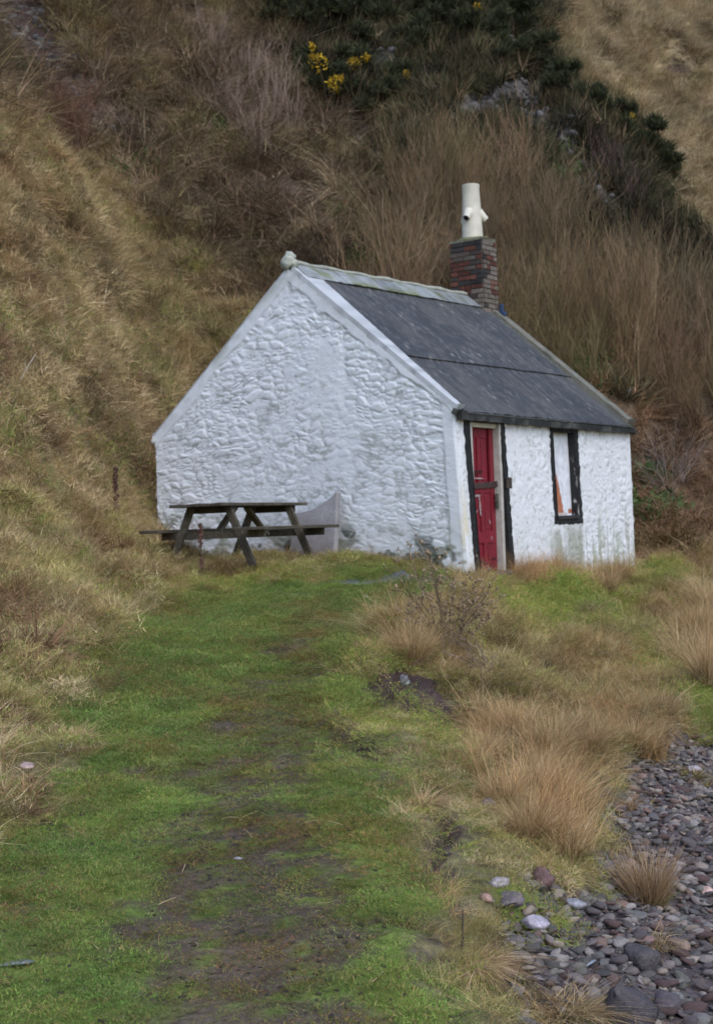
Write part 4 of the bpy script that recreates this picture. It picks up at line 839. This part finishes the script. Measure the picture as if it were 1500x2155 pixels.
# hillside
x, y, z, r = sow(-16, 8, 20, 58, 16, lambda x, y: bil(REG['bramble'] * (1 - REG['scar']), x, y) * (.25 + .75 * smooth(.40, .55, fbm(x / .9, y / .9, 48))), 509)
stand(x, y, z, r, bram, 'bramble_scrub', .6, 1.3, lambda x, y, r: pal(x, y, r, [(.45, .42, .42), (.9, .86, .86), (1.35, 1.25, 1.12), (1.0, 1.05, .75), (.7, .60, .56), (1.1, 1.05, 1.0)], 1.1, 609, .35), .5, rj=.35)
x, y, z, r = sow(-16, 8, 20, 58, 34, lambda x, y: bil(REG['bramble'] * (1 - REG['scar']), x, y) * smooth(.46, .56, fbm(x / 1.1, y / 1.1, 41)), 510)
stand(x, y, z, r, straw, 'hill_grass', .9, 1.8, lambda x, y, r: pal(x, y, r, [(.42, .38, .34), (1.0, .92, .74), (.58, .62, .40), (.88, .78, .62)], .7, 610, .35), .6, rj=.35)
x, y, z, r = sow(-4, 16, 26, 60, 24, lambda x, y: np.clip(bil(REG['gorse'], x, y) * (1 - .85 * bil(np.maximum(REG['scree'], REG['scar']), x, y)), 0, 1) * (.12 + .88 * smooth(.42, .54, fbm(x / .9, y / .9, 46))), 511)
stand(x, y, z, r, dark, 'dark_scrub', .5, 1.35, lambda x, y, r: pal(x, y, r, [(.45, .42, .42), (.9, .88, .85), (1.5, 1.35, 1.2), (1.3, 1.05, .95), (.6, .66, .58), (1.1, 1.0, .9)], .9, 611, .4), .5, rj=.35)
x, y, z, r = sow(-16, 16, 26, 60, 60, lambda x, y: bil(np.clip(REG['scree'] + .10 * REG['gorse'] + .7 * REG['scar'] * (REG['pale'] < .5), 0, 1), x, y) * .8, 512)
stand(x, y, z, r, scr, 'scree', .04 + .17 * r.random(len(x)) ** 2, None, lambda x, y, r: pal(x, y, r, [(.06, .056, .055), (.10, .094, .095), (.15, .14, .145)], 1.0, 612, .5), .3)
x, y, z, r = sow(0, 26, 24, 66, 36, lambda x, y: bil(REG['pale'], x, y) * (1 - bil(REG['scar'], x, y)), 513)
stand(x, y, z, r, straw, 'upper_grass', .9, 2.0, lambda x, y, r: pal(x, y, r, [(.36, .30, .25), (.98, .96, .92), (1.22, 1.18, 1.13), (.68, .70, .52), (.7, .56, .47), (1.1, 1.06, 1.0)], .8, 613, .4), .6, rj=.35)
x, y, z, r = sow(-3, 14, 23, 42, 2.9, lambda x, y: bil(REG['thicket'], x, y), 514)
stand(x, y, z, r, thick, 'thicket', .55, 1.25, lambda x, y, r: pal(x, y, r, [(.62, .60, .56), (.9, .9, .85), (1.08, 1.02, .96), (.88, .75, .72), (.8, .84, .66)], 2.2, 614, .25), .15, -.1)
x, y, z, r = sow(-3, 14, 21, 42, 9, lambda x, y: np.clip(bil(REG['thicket'], x, y) * .5 + bil(REG['brown'], x, y), 0, 1), 515)
stand(x, y, z, r, bram, 'dead_bracken', .5, 1.0, lambda x, y, r: pal(x, y, r, [(.8, .65, .55), (1.4, 1.15, .95), (1.7, 1.4, 1.1), (1.1, 1.0, .7)], 1.2, 615, .2), .7)
# shingle
BC = [(.15, .135, .145), (.10, .098, .108), (.20, .18, .19), (.125, .09, .088), (.25, .235, .25), (.17, .12, .11), (.08, .078, .084), (.165, .165, .175), (.29, .25, .235), (.14, .14, .135)]
def stonecol(n, r): c = np.array(BC) * np.array([1.06, 1.0, .90]); return c[r.integers(0, len(c), n)] * r.uniform(.75, 1.3, (n, 1))
x, y, z, r = sow(.5, 7, 4.5, 17, 900, lambda x, y: bil(REG['beach'], x, y), 516)
sz = .011 + .042 * r.random(len(x)) ** 2.8
o = stand(x, y, z + .3 * sz, r, cob, 'shingle', sz, None, lambda x, y, r: stonecol(len(x), r), .6)
x, y, z, r = sow(.3, 6, 4.5, 15, 26, lambda x, y: bil(REG['beach'], x, y) * smooth(.55, .66, fbm(x / .6, y / .6, 47)), 521)
stand(x, y, z, r, straw, 'shingle_grass', .25, .8, lambda x, y, r: pal(x, y, r, [(.5, .42, .35), (.95, .85, .7), (.6, .62, .4)], .4, 621, .3), .3)
# mud clods and crumbs in the turf
x, y, z, r = sow(-3.2, 2.2, 4.2, 15, 300, lambda x, y: np.clip(bil(lawnish, x, y) * (.15 + .85 * smooth(.45, .65, fbm(x / .4, y / .4, 42))) + bil(REG['scar'], x, y), 0, 1), 517)
stand(x, y, z, r, clod, 'mud_crumbs', .004 + .013 * r.random(len(x)) ** 2, None, lambda x, y, r: np.tile(np.array([.062, .047, .038]), (len(x), 1)) * r.uniform(.6, 1.5, (len(x), 1)), .5)

#PART2
# ------------------------------------------------------------------ single things
def on(u, v, dz=0): p = hit(u, v); p[2] = float(gz(p[0], p[1])[0]) + dz; return p
def pxm(p): return p[1] / F                                        # metres per photo pixel at that distance

# named stones: photo place of the foot, width in photo pixels, squash (depth, height), colour, kind, label
def stone(u, v, wpx, sq, col, seed, label, kind='cobble', name='cobble', rz=None, sink=.25, flat=3):
    kk = (.40, .60) if kind == 'rock' else (.45, .75)
    p = on(u, v); r_ = wpx * pxm(p) / 2
    vv, f = lump(seed, r_, (1, *sq), 3, .12 if kind == 'cobble' else .22, 1.2 if kind == 'cobble' else 1.5, flat if kind == 'cobble' else 22, kk)
    a = random.Random(seed).uniform(-.5, .5) if rz is None else rz; c_, s_ = math.cos(a), math.sin(a); vv = vv @ np.array([[c_, s_, 0], [-s_, c_, 0], [0, 0, 1]])
    zmin = vv[:, 2].min(); hgt = vv[:, 2].max() - zmin
    o = mk(name, vv - np.array([0, 0, zmin + sink * hgt]), f, m_rock, np.tile(np.array(col), (len(vv), 1)), kind == 'cobble', loc=p); tag(o, label, 'stone'); return o
stone(1138, 1868, 56, (.9, .85), (.13, .075, .075), 301, 'round dark purple-brown boulder at the foot of the tall straw tussocks', name='boulder')
stone(1050, 1868, 50, (.6, .5), (.33, .29, .32), 302, 'pale lilac-grey oblong stone on the turf edge left of the round purple boulder')
stone(1022, 1902, 28, (.8, .9), (.35, .22, .19), 303, 'small pinkish upright stone tucked into the turf edge')
stone(1075, 1928, 70, (.5, .45), (.13, .11, .13), 304, 'dark slanting angular slab beside the pale lilac oval stone', 'rock', 'rock')
stone(1128, 1955, 60, (.7, .5), (.34, .31, .37), 305, 'smooth pale lilac oval stone below the mossy patch')
stone(1205, 1910, 58, (.7, .4), (.24, .24, .27), 306, 'flat grey slabby stone at the upper edge of the shingle under the tussocks')
stone(1228, 2034, 62, (.7, .25), (.19, .22, .27), 307, 'flat blue-grey stone lying in dry grass on the shingle')
stone(1092, 2030, 52, (.7, .7), (.10, .095, .105), 308, 'dark grey blocky stone under the eroded turf edge', 'rock', 'rock')
stone(1130, 2075, 40, (.6, .5), (.12, .11, .13), 309, 'small dark angular stone among roots below the turf edge', 'rock', 'rock')
stone(1325, 2178, 122, (.8, .8), (.06, .052, .06), 310, 'big dark angular boulder at the bottom edge of the picture', 'rock', 'boulder', sink=.1)
stone(1405, 2135, 84, (.8, .8), (.085, .07, .08), 311, 'dark purple block just behind the big bottom boulder', 'rock', 'boulder')
stone(1352, 2050, 74, (.8, .7), (.075, .066, .07), 312, 'dark angular rock standing up out of the shingle among dry stems', 'rock', 'boulder', sink=.15)
stone(1418, 2008, 66, (.75, .65), (.22, .155, .125), 313, 'rounded tan-brown cobble beside the dark standing rock')
stone(1368, 1990, 50, (.7, .5), (.26, .16, .15), 314, 'reddish cobble touching the rounded tan-brown one')
stone(1484, 1884, 32, (.8, .65), (.48, .33, .29), 315, 'pale salmon-pink cobble at the right edge')
stone(1432, 1938, 24, (.8, .7), (.44, .31, .24), 316, 'small pale orange cobble in front of the lone tussock')
stone(1028, 1698, 38, (.8, .7), (.16, .14, .16), 317, 'dark grey stone on the bank beside the tall dry grass', 'rock', 'rock')
stone(57, 1620, 34, (.8, .55), (.36, .26, .25), 318, 'pinkish stone in the trampled grass at the left edge')
stone(768, 1261, 18, (.8, .45), (.45, .44, .46), 319, 'small pale stone on the path in front of the cottage')
stone(320, 1264, 14, (.8, .6), (.22, .21, .24), 320, 'small grey stone in the straw at the head of the path')
stone(1377, 1233, 22, (.9, .9), (.12, .085, .065), 321, 'round brown stone on the green terrace right of the cottage')
stone(30, 2028, 95, (.7, .12), (.20, .22, .23), 322, 'flat grey lichened rock set flush in the turf at lower left', 'rock', 'rock', sink=.6)
stone(502, 1808, 24, (.8, .25), (.30, .30, .34), 323, 'small flat grey stone lying on the worn turf path')
stone(852, 1440, 24, (.35, 1.3), (.15, .155, .165), 324, 'thin grey slate standing upright in the bare earth scar', 'rock', 'slate')
stone(1455, 1625, 46, (.7, .4), (.36, .32, .36), 325, 'pale lilac flat cobble near the top of the shingle')
stone(1413, 1440, 30, (.8, .8), (.30, .16, .13), 326, 'reddish stone showing in the mossy bank at right', 'rock', 'rock')
stone(775, 1345, 26, (.9, .7), (.09, .065, .05), 327, 'dark clod of earth at the right edge of the green path', 'rock', 'clod')
stone(128, 1579, 18, (.8, .7), (.055, .045, .04), 328, 'small dark clod on the turf at the left', 'rock', 'clod')
stone(428, 1176, 46, (.8, .55), (.055, .035, .035), 329, 'dark heap of earth beside the near foot of the picnic table', 'rock', 'earth_heap')

# loose cobbles on the beach, the biggest in view; each an object
rg = np.random.default_rng(77); nb = 0; tries = 0; spots = []
KINDS = [((.17, .145, .17), 'rounded grey-lilac cobble lying loose on the shingle beach', 'grey-lilac cobbles on the shingle'), ((.15, .095, .10), 'rounded purple-brown cobble lying loose on the shingle beach', 'purple-brown cobbles on the shingle'),
         ((.33, .28, .31), 'pale grey cobble lying loose on the shingle beach', 'pale grey cobbles on the shingle'), ((.34, .22, .20), 'dusty pink cobble lying loose on the shingle beach', 'dusty pink cobbles on the shingle')]
base_c = []
for k, (c, lab, grp) in enumerate(KINDS):
    for j in range(3):
        vv, f = lump(400 + k * 3 + j, 1, (1, rg.uniform(.55, .85), rg.uniform(.28, .5)), 2, .2, 1.4, 4 + 4 * (j == 1))
        base_c.append(mk('cobble', vv, f, m_rock, np.tile(np.array(c) * np.array([1.04, 1.02, .9]) * rg.uniform(.75, 1.15), (len(vv), 1)), j != 1, link=False))
while nb < 230 and tries < 6000:
    tries += 1; x_ = rg.uniform(1.0, 4.4); y_ = rg.uniform(5.0, 10.5) if rg.random() < .8 else rg.uniform(9, 13.5)
    z_ = float(gz(x_, y_)[0])
    if bil(REG['beach'], x_, y_)[0] < .9 or not inview(np.array([x_]), np.array([y_]), np.array([z_]), 60, 20)[0]: continue
    s_ = rg.uniform(.022, .052) * (1 + .3 * (rg.random() < .15))
    if any((x_ - a) ** 2 + (y_ - b) ** 2 < (s_ + c) ** 2 * .8 for a, b, c in spots): continue
    spots.append((x_, y_, s_)); k = rg.choice(4, p=[.42, .27, .18, .13]); b0_ = base_c[k * 3 + rg.integers(3)]
    o = b0_.copy(); scene.collection.objects.link(o); o.location = (x_, y_, z_ + .022 + s_ * .1); o.scale = (s_, s_, s_ * rg.uniform(.8, 1.2)); o.rotation_euler = (rg.normal(0, .2), rg.normal(0, .2), rg.uniform(0, 6.28))
    tag(o, KINDS[k][1], 'stone', KINDS[k][2]); nb += 1
for o in base_c: bpy.data.objects.remove(o)

# tussocks that stand clear of the rest
def tussock(u, v, hpx, wpx, label, seed, cols=STRAW, n=420, lean=(.0, .55), droop=(.1, .9), group=None, tint=1.0):
    p = on(u, v); h = hpx * pxm(p); rd = wpx * pxm(p) * .22
    n = int(n * 1.5); vq = blades(n, rd, (h * .35, h * 1.05), (.0022, .0045), lean, droop, cols, seed, 4); vq2 = blades(n // 4, rd * .9, (h * .15, h * .4), (.004, .008), (.2, 1.2), (.2, 1), [(.20, .17, .08), (.17, .20, .06), (.28, .2, .11)], seed + 1, 3)
    v, q, c = join([vq, vq2]); o = mk('grass_tussock', v, q, m_plant, c * tint, loc=p); tag(o, label, 'grass', group); return o
tussock(1362, 1905, 130, 170, 'lone russet grass tussock growing out of the shingle', 501, [(.42, .29, .17), (.34, .22, .12), (.25, .165, .10), (.5, .37, .23)], 700, (.1, .55), (.05, .5))
tussock(865, 1400, 135, 120, 'straw tussock leaning by the dead shrub above the bare earth scar', 503, TALL, 600)
tussock(985, 2030, 62, 240, 'pale drooping straw tussock on the eroded lip of the turf', 505, TALL, 900, (.2, 1.8), (.8, 2.0))
tussock(1180, 2135, 75, 260, 'sprawling dry tussock with green blades beside the big dark boulder', 507, TALL + [(.16, .2, .06), (.2, .14, .1)], 700, (.2, 2.0), (.3, 1.6))
tussock(1148, 1225, 70, 80, 'small straw tussock under the boarded window of the cottage', 509, TALL, 300)
tussock(1272, 1245, 85, 110, 'broad straw tussock by the far end of the front wall', 511, TALL, 400)
tussock(1395, 1525, 95, 75, 'brownish tussock at the top edge of the shingle', 513, [(.36, .25, .15), (.3, .2, .12), (.45, .34, .2)], 350)
tussock(885, 1705, 85, 120, 'drooping tussock hanging over an earth scar on the bank edge', 515, TALL, 420, (.2, .9), (.5, 1.5))
tussock(1290, 1470, 90, 90, 'straw tussock beside the bright moss hump on the bank', 517, TALL, 300)
tussock(1228, 1745, 45, 60, 'thin wispy tussock at the edge of the shingle', 519, STRAW, 160)
tussock(1322, 1705, 40, 60, 'low russet tuft alone in the upper shingle', 521, [(.42, .29, .17), (.34, .22, .12)], 140)
for i, (u, v, h, w_) in enumerate([(1090, 1560, 120, 130), (1160, 1590, 135, 140), (1240, 1600, 120, 130), (1330, 1590, 85, 90), (1130, 1680, 130, 140), (1200, 1720, 140, 140), (1110, 1770, 120, 120), (1190, 1810, 150, 150), (1060, 1700, 90, 110), (1020, 1600, 90, 110)]):
    tussock(u, v, h, w_, 'straw tussock in the tall dry stand between turf and shingle', 530 + 2 * i, TALL, 420, group='tussocks of the tall dry stand')
for i, (u, v, h, w_) in enumerate([(1440, 1420, 150, 110), (1490, 1440, 190, 120), (1470, 1350, 130, 110), (1495, 1300, 130, 90)]):
    tussock(u, v, h, w_, 'tall pale grass clump at the right edge above the moss bank', 570 + 2 * i, TALL, 420, group='tall grass clumps at the right edge')

# dead shrub with seed heads by the path edge
def weed(name, label, p, stems, cat='dead plant', heads=True, col=(.16, .115, .095), seed=1, w=.006, branch=.5):
    r = np.random.default_rng(seed); root = empty(name, tuple(p)); tag(root, label, cat); parts = []; hv = []
    for (dx, dy, dz) in stems:
        tip = np.array([dx, dy, dz]); b0_ = np.array([r.normal(0, .02), r.normal(0, .02), -.03]); mid_ = b0_ + (tip - b0_) * .5 + np.array([-dx * .12, 0, .05 * dz])
        Pp = np.array([b0_, mid_, (mid_ + tip) / 2 + r.normal(0, .01, 3)]); Q = np.array([mid_, (mid_ + tip) / 2 + r.normal(0, .01, 3), tip]); Q[1] = Pp[2]
        L_ = np.linalg.norm(tip); cc = np.tile(np.array(col) * r.uniform(.7, 1.3), (3, 1)); parts.append(ribbons(Pp, Q, w, w * .8, cc, r, .0, 1)); parts.append(ribbons(Pp, Q, w, w * .8, cc, r, .0, 1))
        nb_ = int(7 * branch * 2); t = r.uniform(.4, 1, nb_); B = b0_ + (tip - b0_) * t[:, None] + np.array([-dx * .1, 0, 0]) * (1 - t)[:, None]; E_ = B + ((tip - b0_) / L_ + r.normal(0, .55, (nb_, 3)))* L_ * r.uniform(.08, .25, nb_)[:, None]
        parts.append(ribbons(B, E_, w * .6, w * .35, np.tile(np.array(col) * r.uniform(.7, 1.3), (nb_, 1)), r, .05, 2)); hv += list(E_) + [tip]
    v, q, c = join(parts); o = mk('stems', v, q, m_plant, c); o.parent = root
    if heads:
        m = MB()
        for e in hv:
            for _ in range(2):
                vv, f = lump(int(r.integers(1e6)), r.uniform(.006, .013), (1, 1, 1.2), 1, .3); m.add(vv + e + r.normal(0, .01, 3), f, tuple(np.array(col) * r.uniform(.7, 1.6)))
        o = m.build('seed_heads', m_plant); o.parent = root; o['kind'] = 'stuff'
    return root
p = on(938, 1392); k = pxm(p); rg = np.random.default_rng(3)
st = [((u - 938) * k, rg.normal(0, .12), (1392 - v) * k) for u, v in [(870, 1170), (905, 1160), (850, 1225), (925, 1215), (985, 1240), (1010, 1225), (1025, 1250), (1000, 1290), (960, 1230), (890, 1260), (1030, 1300), (940, 1290), (975, 1310), (915, 1180), (860, 1280), (1000, 1265), (1020, 1275), (955, 1260), (900, 1310)]]
weed('dead_shrub', 'tangled dead grey-brown shrub with seed heads at the path edge before the red door', p, st, 'shrub', True, (.25, .185, .125), 5, .010, 1.2)
p = on(1130, 1432); k = pxm(p); st = [((u - 1130) * k, rg.normal(0, .05), (1432 - v) * k) for u, v in [(985, 1330), (1000, 1350), (1030, 1370), (1060, 1395), (1010, 1380), (1050, 1350)]]
p = on(1040, 1430); st = [((u - 1040) * k, rg.normal(0, .05), (1430 - v) * k) for u, v in [(960, 1345), (985, 1350), (1010, 1360), (940, 1370), (1040, 1385), (990, 1385)]]
weed('dead_shrub', 'flattened dead brown stems lying on the bank below the tangled shrub', p, st, 'shrub', False, (.22, .165, .14), 6, .010, 1.0)
def dock(u, v, top, wpx, label, seed, lo=.15, col=(.085, .048, .038), gaps=False):
    p = on(u, v); k = pxm(p); h = (v - top) * k; r = np.random.default_rng(seed); root = empty('dock_stalk', tuple(p)); tag(root, label, 'dead plant')
    m = MB(); m.tube([(0, 0, -.03), (.01, 0, h * .5), (.012, 0, h)], [.006, .005, .002], 5, col); m.build('stem', m_stem, root)
    m = MB(); z_ = h * lo
    while z_ < h:
        if not gaps or (.22 < z_ / h < .38 or z_ / h > .6):
            for _ in range(3):
                vv, f = lump(int(r.integers(1e6)), r.uniform(.22, .45) * wpx * k * .5, (1, 1, 1.5), 1, .35); m.add(vv + np.array([r.normal(0, wpx * k * .22) + .01, r.normal(0, .012), z_]), f, tuple(np.array(col) * r.uniform(.6, 1.6)))
        z_ += .012
    m.build('seed_spike', m_stem, root); return root
dock(245, 1112, 984, 11, 'tall dark red-brown dock stalk standing left of the picnic table', 11)
dock(424, 1224, 1102, 10, 'thin dead dock stalk in front of the picnic table', 12, .1, (.10, .055, .045), True)
dock(970, 2008, 1925, 4, 'short dark dead stalk sticking up from the drooping tussock on the turf lip', 13, .1, (.085, .07, .06))
p = on(825, 1475); k = pxm(p)
weed('weed_stalks', 'few thin dead weed stems standing on the bare earth scar', p, [((u - 825) * k, rg.normal(0, .03), (1475 - v) * k) for u, v in [(842, 1410), (870, 1420), (800, 1425), (890, 1390), (835, 1435)]], 'dead plant', False, (.10, .065, .05), 8, .008, .15)
def bracken(u, v, hpx, wpx, label, seed, col=RED):
    p = on(u, v); h = hpx * pxm(p); v_, q, c = blades(260, wpx * pxm(p) * .3, (h * .4, h * 1.1), (.006, .014), (.2, 1.0), (.3, 1.2), col, seed, 4); o = mk('dead_bracken', v_, q, m_plant, c, loc=p); tag(o, label, 'dead plant')
bracken(250, 1165, 60, 70, 'dead red-brown bracken clump at the foot of the tall dock stalk', 601)
bracken(170, 1135, 35, 70, 'low dead bracken clump left of the tall dock stalk', 603)
bracken(40, 1225, 45, 70, 'dead bracken clump on the bank at the left edge', 605)
bracken(20, 935, 45, 90, 'rusty dead bracken on the bleached bank at the left edge', 607)
bracken(40, 600, 50, 110, 'rusty bracken patch near the hollow on the upper bank', 609)
bracken(40, 1690, 60, 120, 'flattened rusty grass and bracken at the left edge of the path', 611, [(.36, .22, .12), (.28, .17, .10), (.42, .29, .17)])
# pale bare saplings right of the cottage
p = on(1410, 1075); k = pxm(p)
weed('bare_sapling', 'pale bare branching sapling on the slope right of the cottage', p, [((u - 1410) * k, rg.normal(0, .2), (1075 - v) * k) for u, v in [(1360, 930), (1395, 900), (1420, 910), (1455, 925), (1480, 950), (1375, 960), (1440, 960), (1345, 985)]], 'shrub', False, (.31, .26, .24), 21, .007, 2.6)
p = on(300, 860); k = pxm(p)
weed('bare_sapling', 'thin bare grey sapling on the bank above the low end of the gable', p, [((u - 300) * k, rg.normal(0, .1), (860 - v) * k) for u, v in [(270, 735), (300, 770), (315, 790), (335, 740), (285, 800)]], 'shrub', False, (.26, .20, .15), 22, .012, .8)
p = on(25, 860); k = pxm(p)
weed('weed_stalk', 'long pale dead stem leaning on the bleached bank at far left', p, [(55 * k, 0, 110 * k), (20 * k, .05, 50 * k)], 'dead plant', False, (.5, .43, .36), 23, .012, .1)
# bare shrubs on the hillside
def bare(u, v, hpx, label, seed, cols, group=None, spread=.7, up_=.75, stems=30, name='bare_shrub'):
    p = on(u, v); h = hpx * pxm(p); v_, q, c = shrub(seed, h * .78, h * spread * .5, stems, cols, .016, up_); o = mk(name, v_, q, m_stem, c, loc=p); tag(o, label, 'shrub', group)
bare(140, 345, 230, 'red-brown upright bare shrub at upper left above the bleached bank', 701, [(.17, .085, .06), (.13, .07, .05), (.21, .115, .08), (.10, .06, .045)], None, .8, .7, 110)
for i, (u, v, h) in enumerate([(500, 200, 190), (570, 250, 200), (610, 290, 160), (540, 320, 150), (470, 260, 150), (450, 120, 150)]):
    bare(u, v, h, 'grey-brown bare shrub in the tangle on the upper slope left of the gorse', 710 + i, [(.30, .22, .18), (.36, .27, .22), (.24, .17, .14), (.2, .14, .11)], 'grey-brown bare shrubs on the upper slope', 1.0, .55, 34)
for i, (u, v, h) in enumerate([(1290, 400, 130), (1330, 440, 120), (1260, 360, 110)]):
    bare(u, v, h, 'dark purple-brown bare shrub under the gorse at the end of the thicket', 720 + i, [(.13, .085, .085), (.10, .07, .07), (.17, .11, .10)], 'dark purple-brown bare shrubs', .8, .65, 30)
# gorse
def gorse(u, v, wpx, hpx, seed, label, flowers=0, group=None):
    p = on(u, v); k = pxm(p); W_, H_ = wpx * k / 2, hpx * k; r = np.random.default_rng(seed); n = 5200
    nc = 20; cen = np.stack([r.uniform(-.8, .8, nc) * W_, r.uniform(-.6, .6, nc) * W_, r.uniform(.15, 1.05, nc) * H_], -1); rad = r.uniform(.14, .34, nc) * min(W_, H_) * 1.1
    i = r.integers(0, nc, n); d = r.normal(size=(n, 3)); d[:, 2] = np.abs(d[:, 2]) * .9 - .2; d /= np.linalg.norm(d, axis=1)[:, None]; P0 = cen[i] + d * (rad[i] * r.uniform(.45, 1, n))[:, None]
    P1 = P0 + (d + np.array([0, 0, .5]) + r.normal(0, .35, (n, 3))) * r.uniform(.06, .15, n)[:, None]; cc = np.array(DKG[:4])[r.integers(0, 4, n)] * r.uniform(.6, 1.3, (n, 1)) * np.array([.80, .86, .78])
    stx = np.stack([cen * np.array([.3, .3, 0]) - np.array([0, 0, .1]), cen], 1); v2 = ribbons(stx[:, 0], stx[:, 1], .05, .02, np.tile(np.array([.10, .075, .05]), (nc, 1)), r, .05)
    vq = join([ribbons(P0, P1, .03, .010, cc, r, .05, 1), v2]); root = empty('gorse_bush', tuple(p)); tag(root, label, 'shrub', group); o = mk('foliage', vq[0], vq[1], m_stem, vq[2]); o.parent = root
    if flowers:
        js = np.argsort(cen[:, 1] - .3 * cen[:, 0])[:flowers]; i = js[r.integers(0, len(js), 200 * flowers // 2)]; n = len(i); d = r.normal(size=(n, 3)); d[:, 1] = -np.abs(d[:, 1]) * 1.1; d[:, 2] += .4; d /= np.linalg.norm(d, axis=1)[:, None]
        A = cen[i] + d * (rad[i] * r.uniform(.9, 1.15, n))[:, None] + np.array([0, -.05, .06]); B = A + r.normal(0, .035, (n, 3)) + np.array([0, -.02, .03]); cy = np.array([(.55, .36, .03), (.45, .29, .02), (.62, .42, .05)])[r.integers(0, 3, n)]
        vq = ribbons(A, B, .035, .03, cy, r, 0, 1); o = mk('flowers', vq[0], vq[1], m_stem, vq[2]); o.parent = root; o['label'] = 'yellow gorse blossom'; o['kind'] = 'stuff'
gorse(682, 222, 110, 75, 801, 'dark gorse bush with the brightest and largest mass of yellow blossom', 4)
gorse(652, 172, 60, 60, 802, 'gorse bush with a small tuft of yellow blossom above the most yellow bush', 2)
gorse(742, 170, 80, 60, 803, 'gorse bush with sparse yellow blossom right of the most yellow bush', 2)
gorse(838, 182, 60, 40, 804, 'small gorse bush with one yellow spot at the middle of the dark cliff', 1)
gorse(965, 45, 90, 55, 805, 'gorse bush with faint yellow blossom near the top edge', 1)
gorse(1305, 275, 70, 50, 806, 'small gorse bush with one yellow spot on the spur beside the pale grass', 1)
for i, (u, v, w_, h) in enumerate([(720, 110, 140, 90), (610, 80, 110, 80), (790, 60, 140, 80), (880, 130, 120, 70), (1010, 110, 130, 70), (1080, 80, 120, 70), (1120, 165, 100, 70), (1180, 220, 100, 70), (1240, 255, 110, 60), (1345, 335, 110, 70), (1390, 375, 80, 60), (680, 60, 120, 70), (760, 250, 110, 60), (1060, 160, 110, 60), (920, 70, 120, 60), (820, 230, 100, 50), (600, 20, 120, 70), (720, 10, 130, 70), (850, 10, 130, 70), (1050, 20, 130, 70)]):
    gorse(u, v, w_, h, 820 + i, 'dense dark green gorse bush without blossom on the cliff', 0, 'gorse bushes without blossom')
# green leaves showing in the brambles
gp = []; rg = np.random.default_rng(9)
for u, v, n_, sp_ in [(790, 575, 40, 18), (745, 560, 20, 14), (1165, 330, 40, 18), (1185, 375, 40, 18), (455, 280, 16, 10), (280, 370, 20, 22), (720, 480, 16, 12), (345, 385, 12, 12), (1240, 790, 30, 30), (1380, 1020, 20, 15), (1390, 1090, 30, 18), (1310, 1085, 14, 12), (30, 170, 30, 22), (700, 165, 10, 10)]:
    for _ in range(n_): gp.append(on(u + rg.normal(0, sp_), v + rg.normal(0, sp_ * .6)))
gp = np.array(gp); n = 34; r = np.random.default_rng(4); A = r.normal(0, .13, (n, 3)); A[:, 2] = np.abs(A[:, 2]) + .15; B = A + r.normal(0, .06, (n, 3)); leafy = proto('green_leaves', ribbons(A, B, .05, .03, np.array([(.075, .13, .045), (.05, .09, .03), (.10, .15, .055)])[r.integers(0, 3, n)], r, .1, 1), m_twig)
scatter('green_leaves', gp, np.stack([r.normal(0, .2, len(gp)), r.normal(0, .2, len(gp)), r.uniform(0, 6, len(gp))], -1), np.repeat(r.uniform(.4, 1.0, (len(gp), 1)), 3, 1), np.zeros(len(gp)), np.ones((len(gp), 3)), [leafy])
# fallen stalks on the turf
x, y, z, r = sow(-3.2, 2.4, 4.2, 15, 7, lambda x, y: bil(lawnish, x, y), 518); n = len(x); d = r.uniform(0, 6.28, n); L_ = r.uniform(.04, .16, n)
A = np.stack([x, y, z + .018], -1); B = np.stack([x + np.cos(d) * L_, y + np.sin(d) * L_, gz(x + np.cos(d) * L_, y + np.sin(d) * L_) + .02], -1); vq = ribbons(A, B, .004, .002, np.array([(.5, .4, .24), (.38, .29, .16), (.2, .13, .08)])[r.integers(0, 3, n)], r, .06, 3); tag(mk('dry_stalks', vq[0], vq[1], m_plant, vq[2]), kind='stuff')
# clay pot lying under the table
p = on(496, 1176); k = pxm(p); m = MB(); ax = np.array([.5, -.8, 0]); ax /= np.linalg.norm(ax); r_ = 13 * k
m.tube([p + KZ * r_ * .8 - ax * .16, p + KZ * r_ * .9 + ax * .04, p + KZ * r_ * .9 + ax * .045, p + KZ * r_ * .9 + ax * .075, p + KZ * r_ * .9 + ax * .075, p + KZ * r_ * .9 - ax * .08], [r_ * .7, r_ * .95, r_ * 1.08, r_ * 1.08, r_ * .88, r_ * .7], 18, (.26, .085, .055)); o = m.build('clay_pot', m_clay); tag(o, 'terracotta pot lying on its side under the picnic table', 'pot')
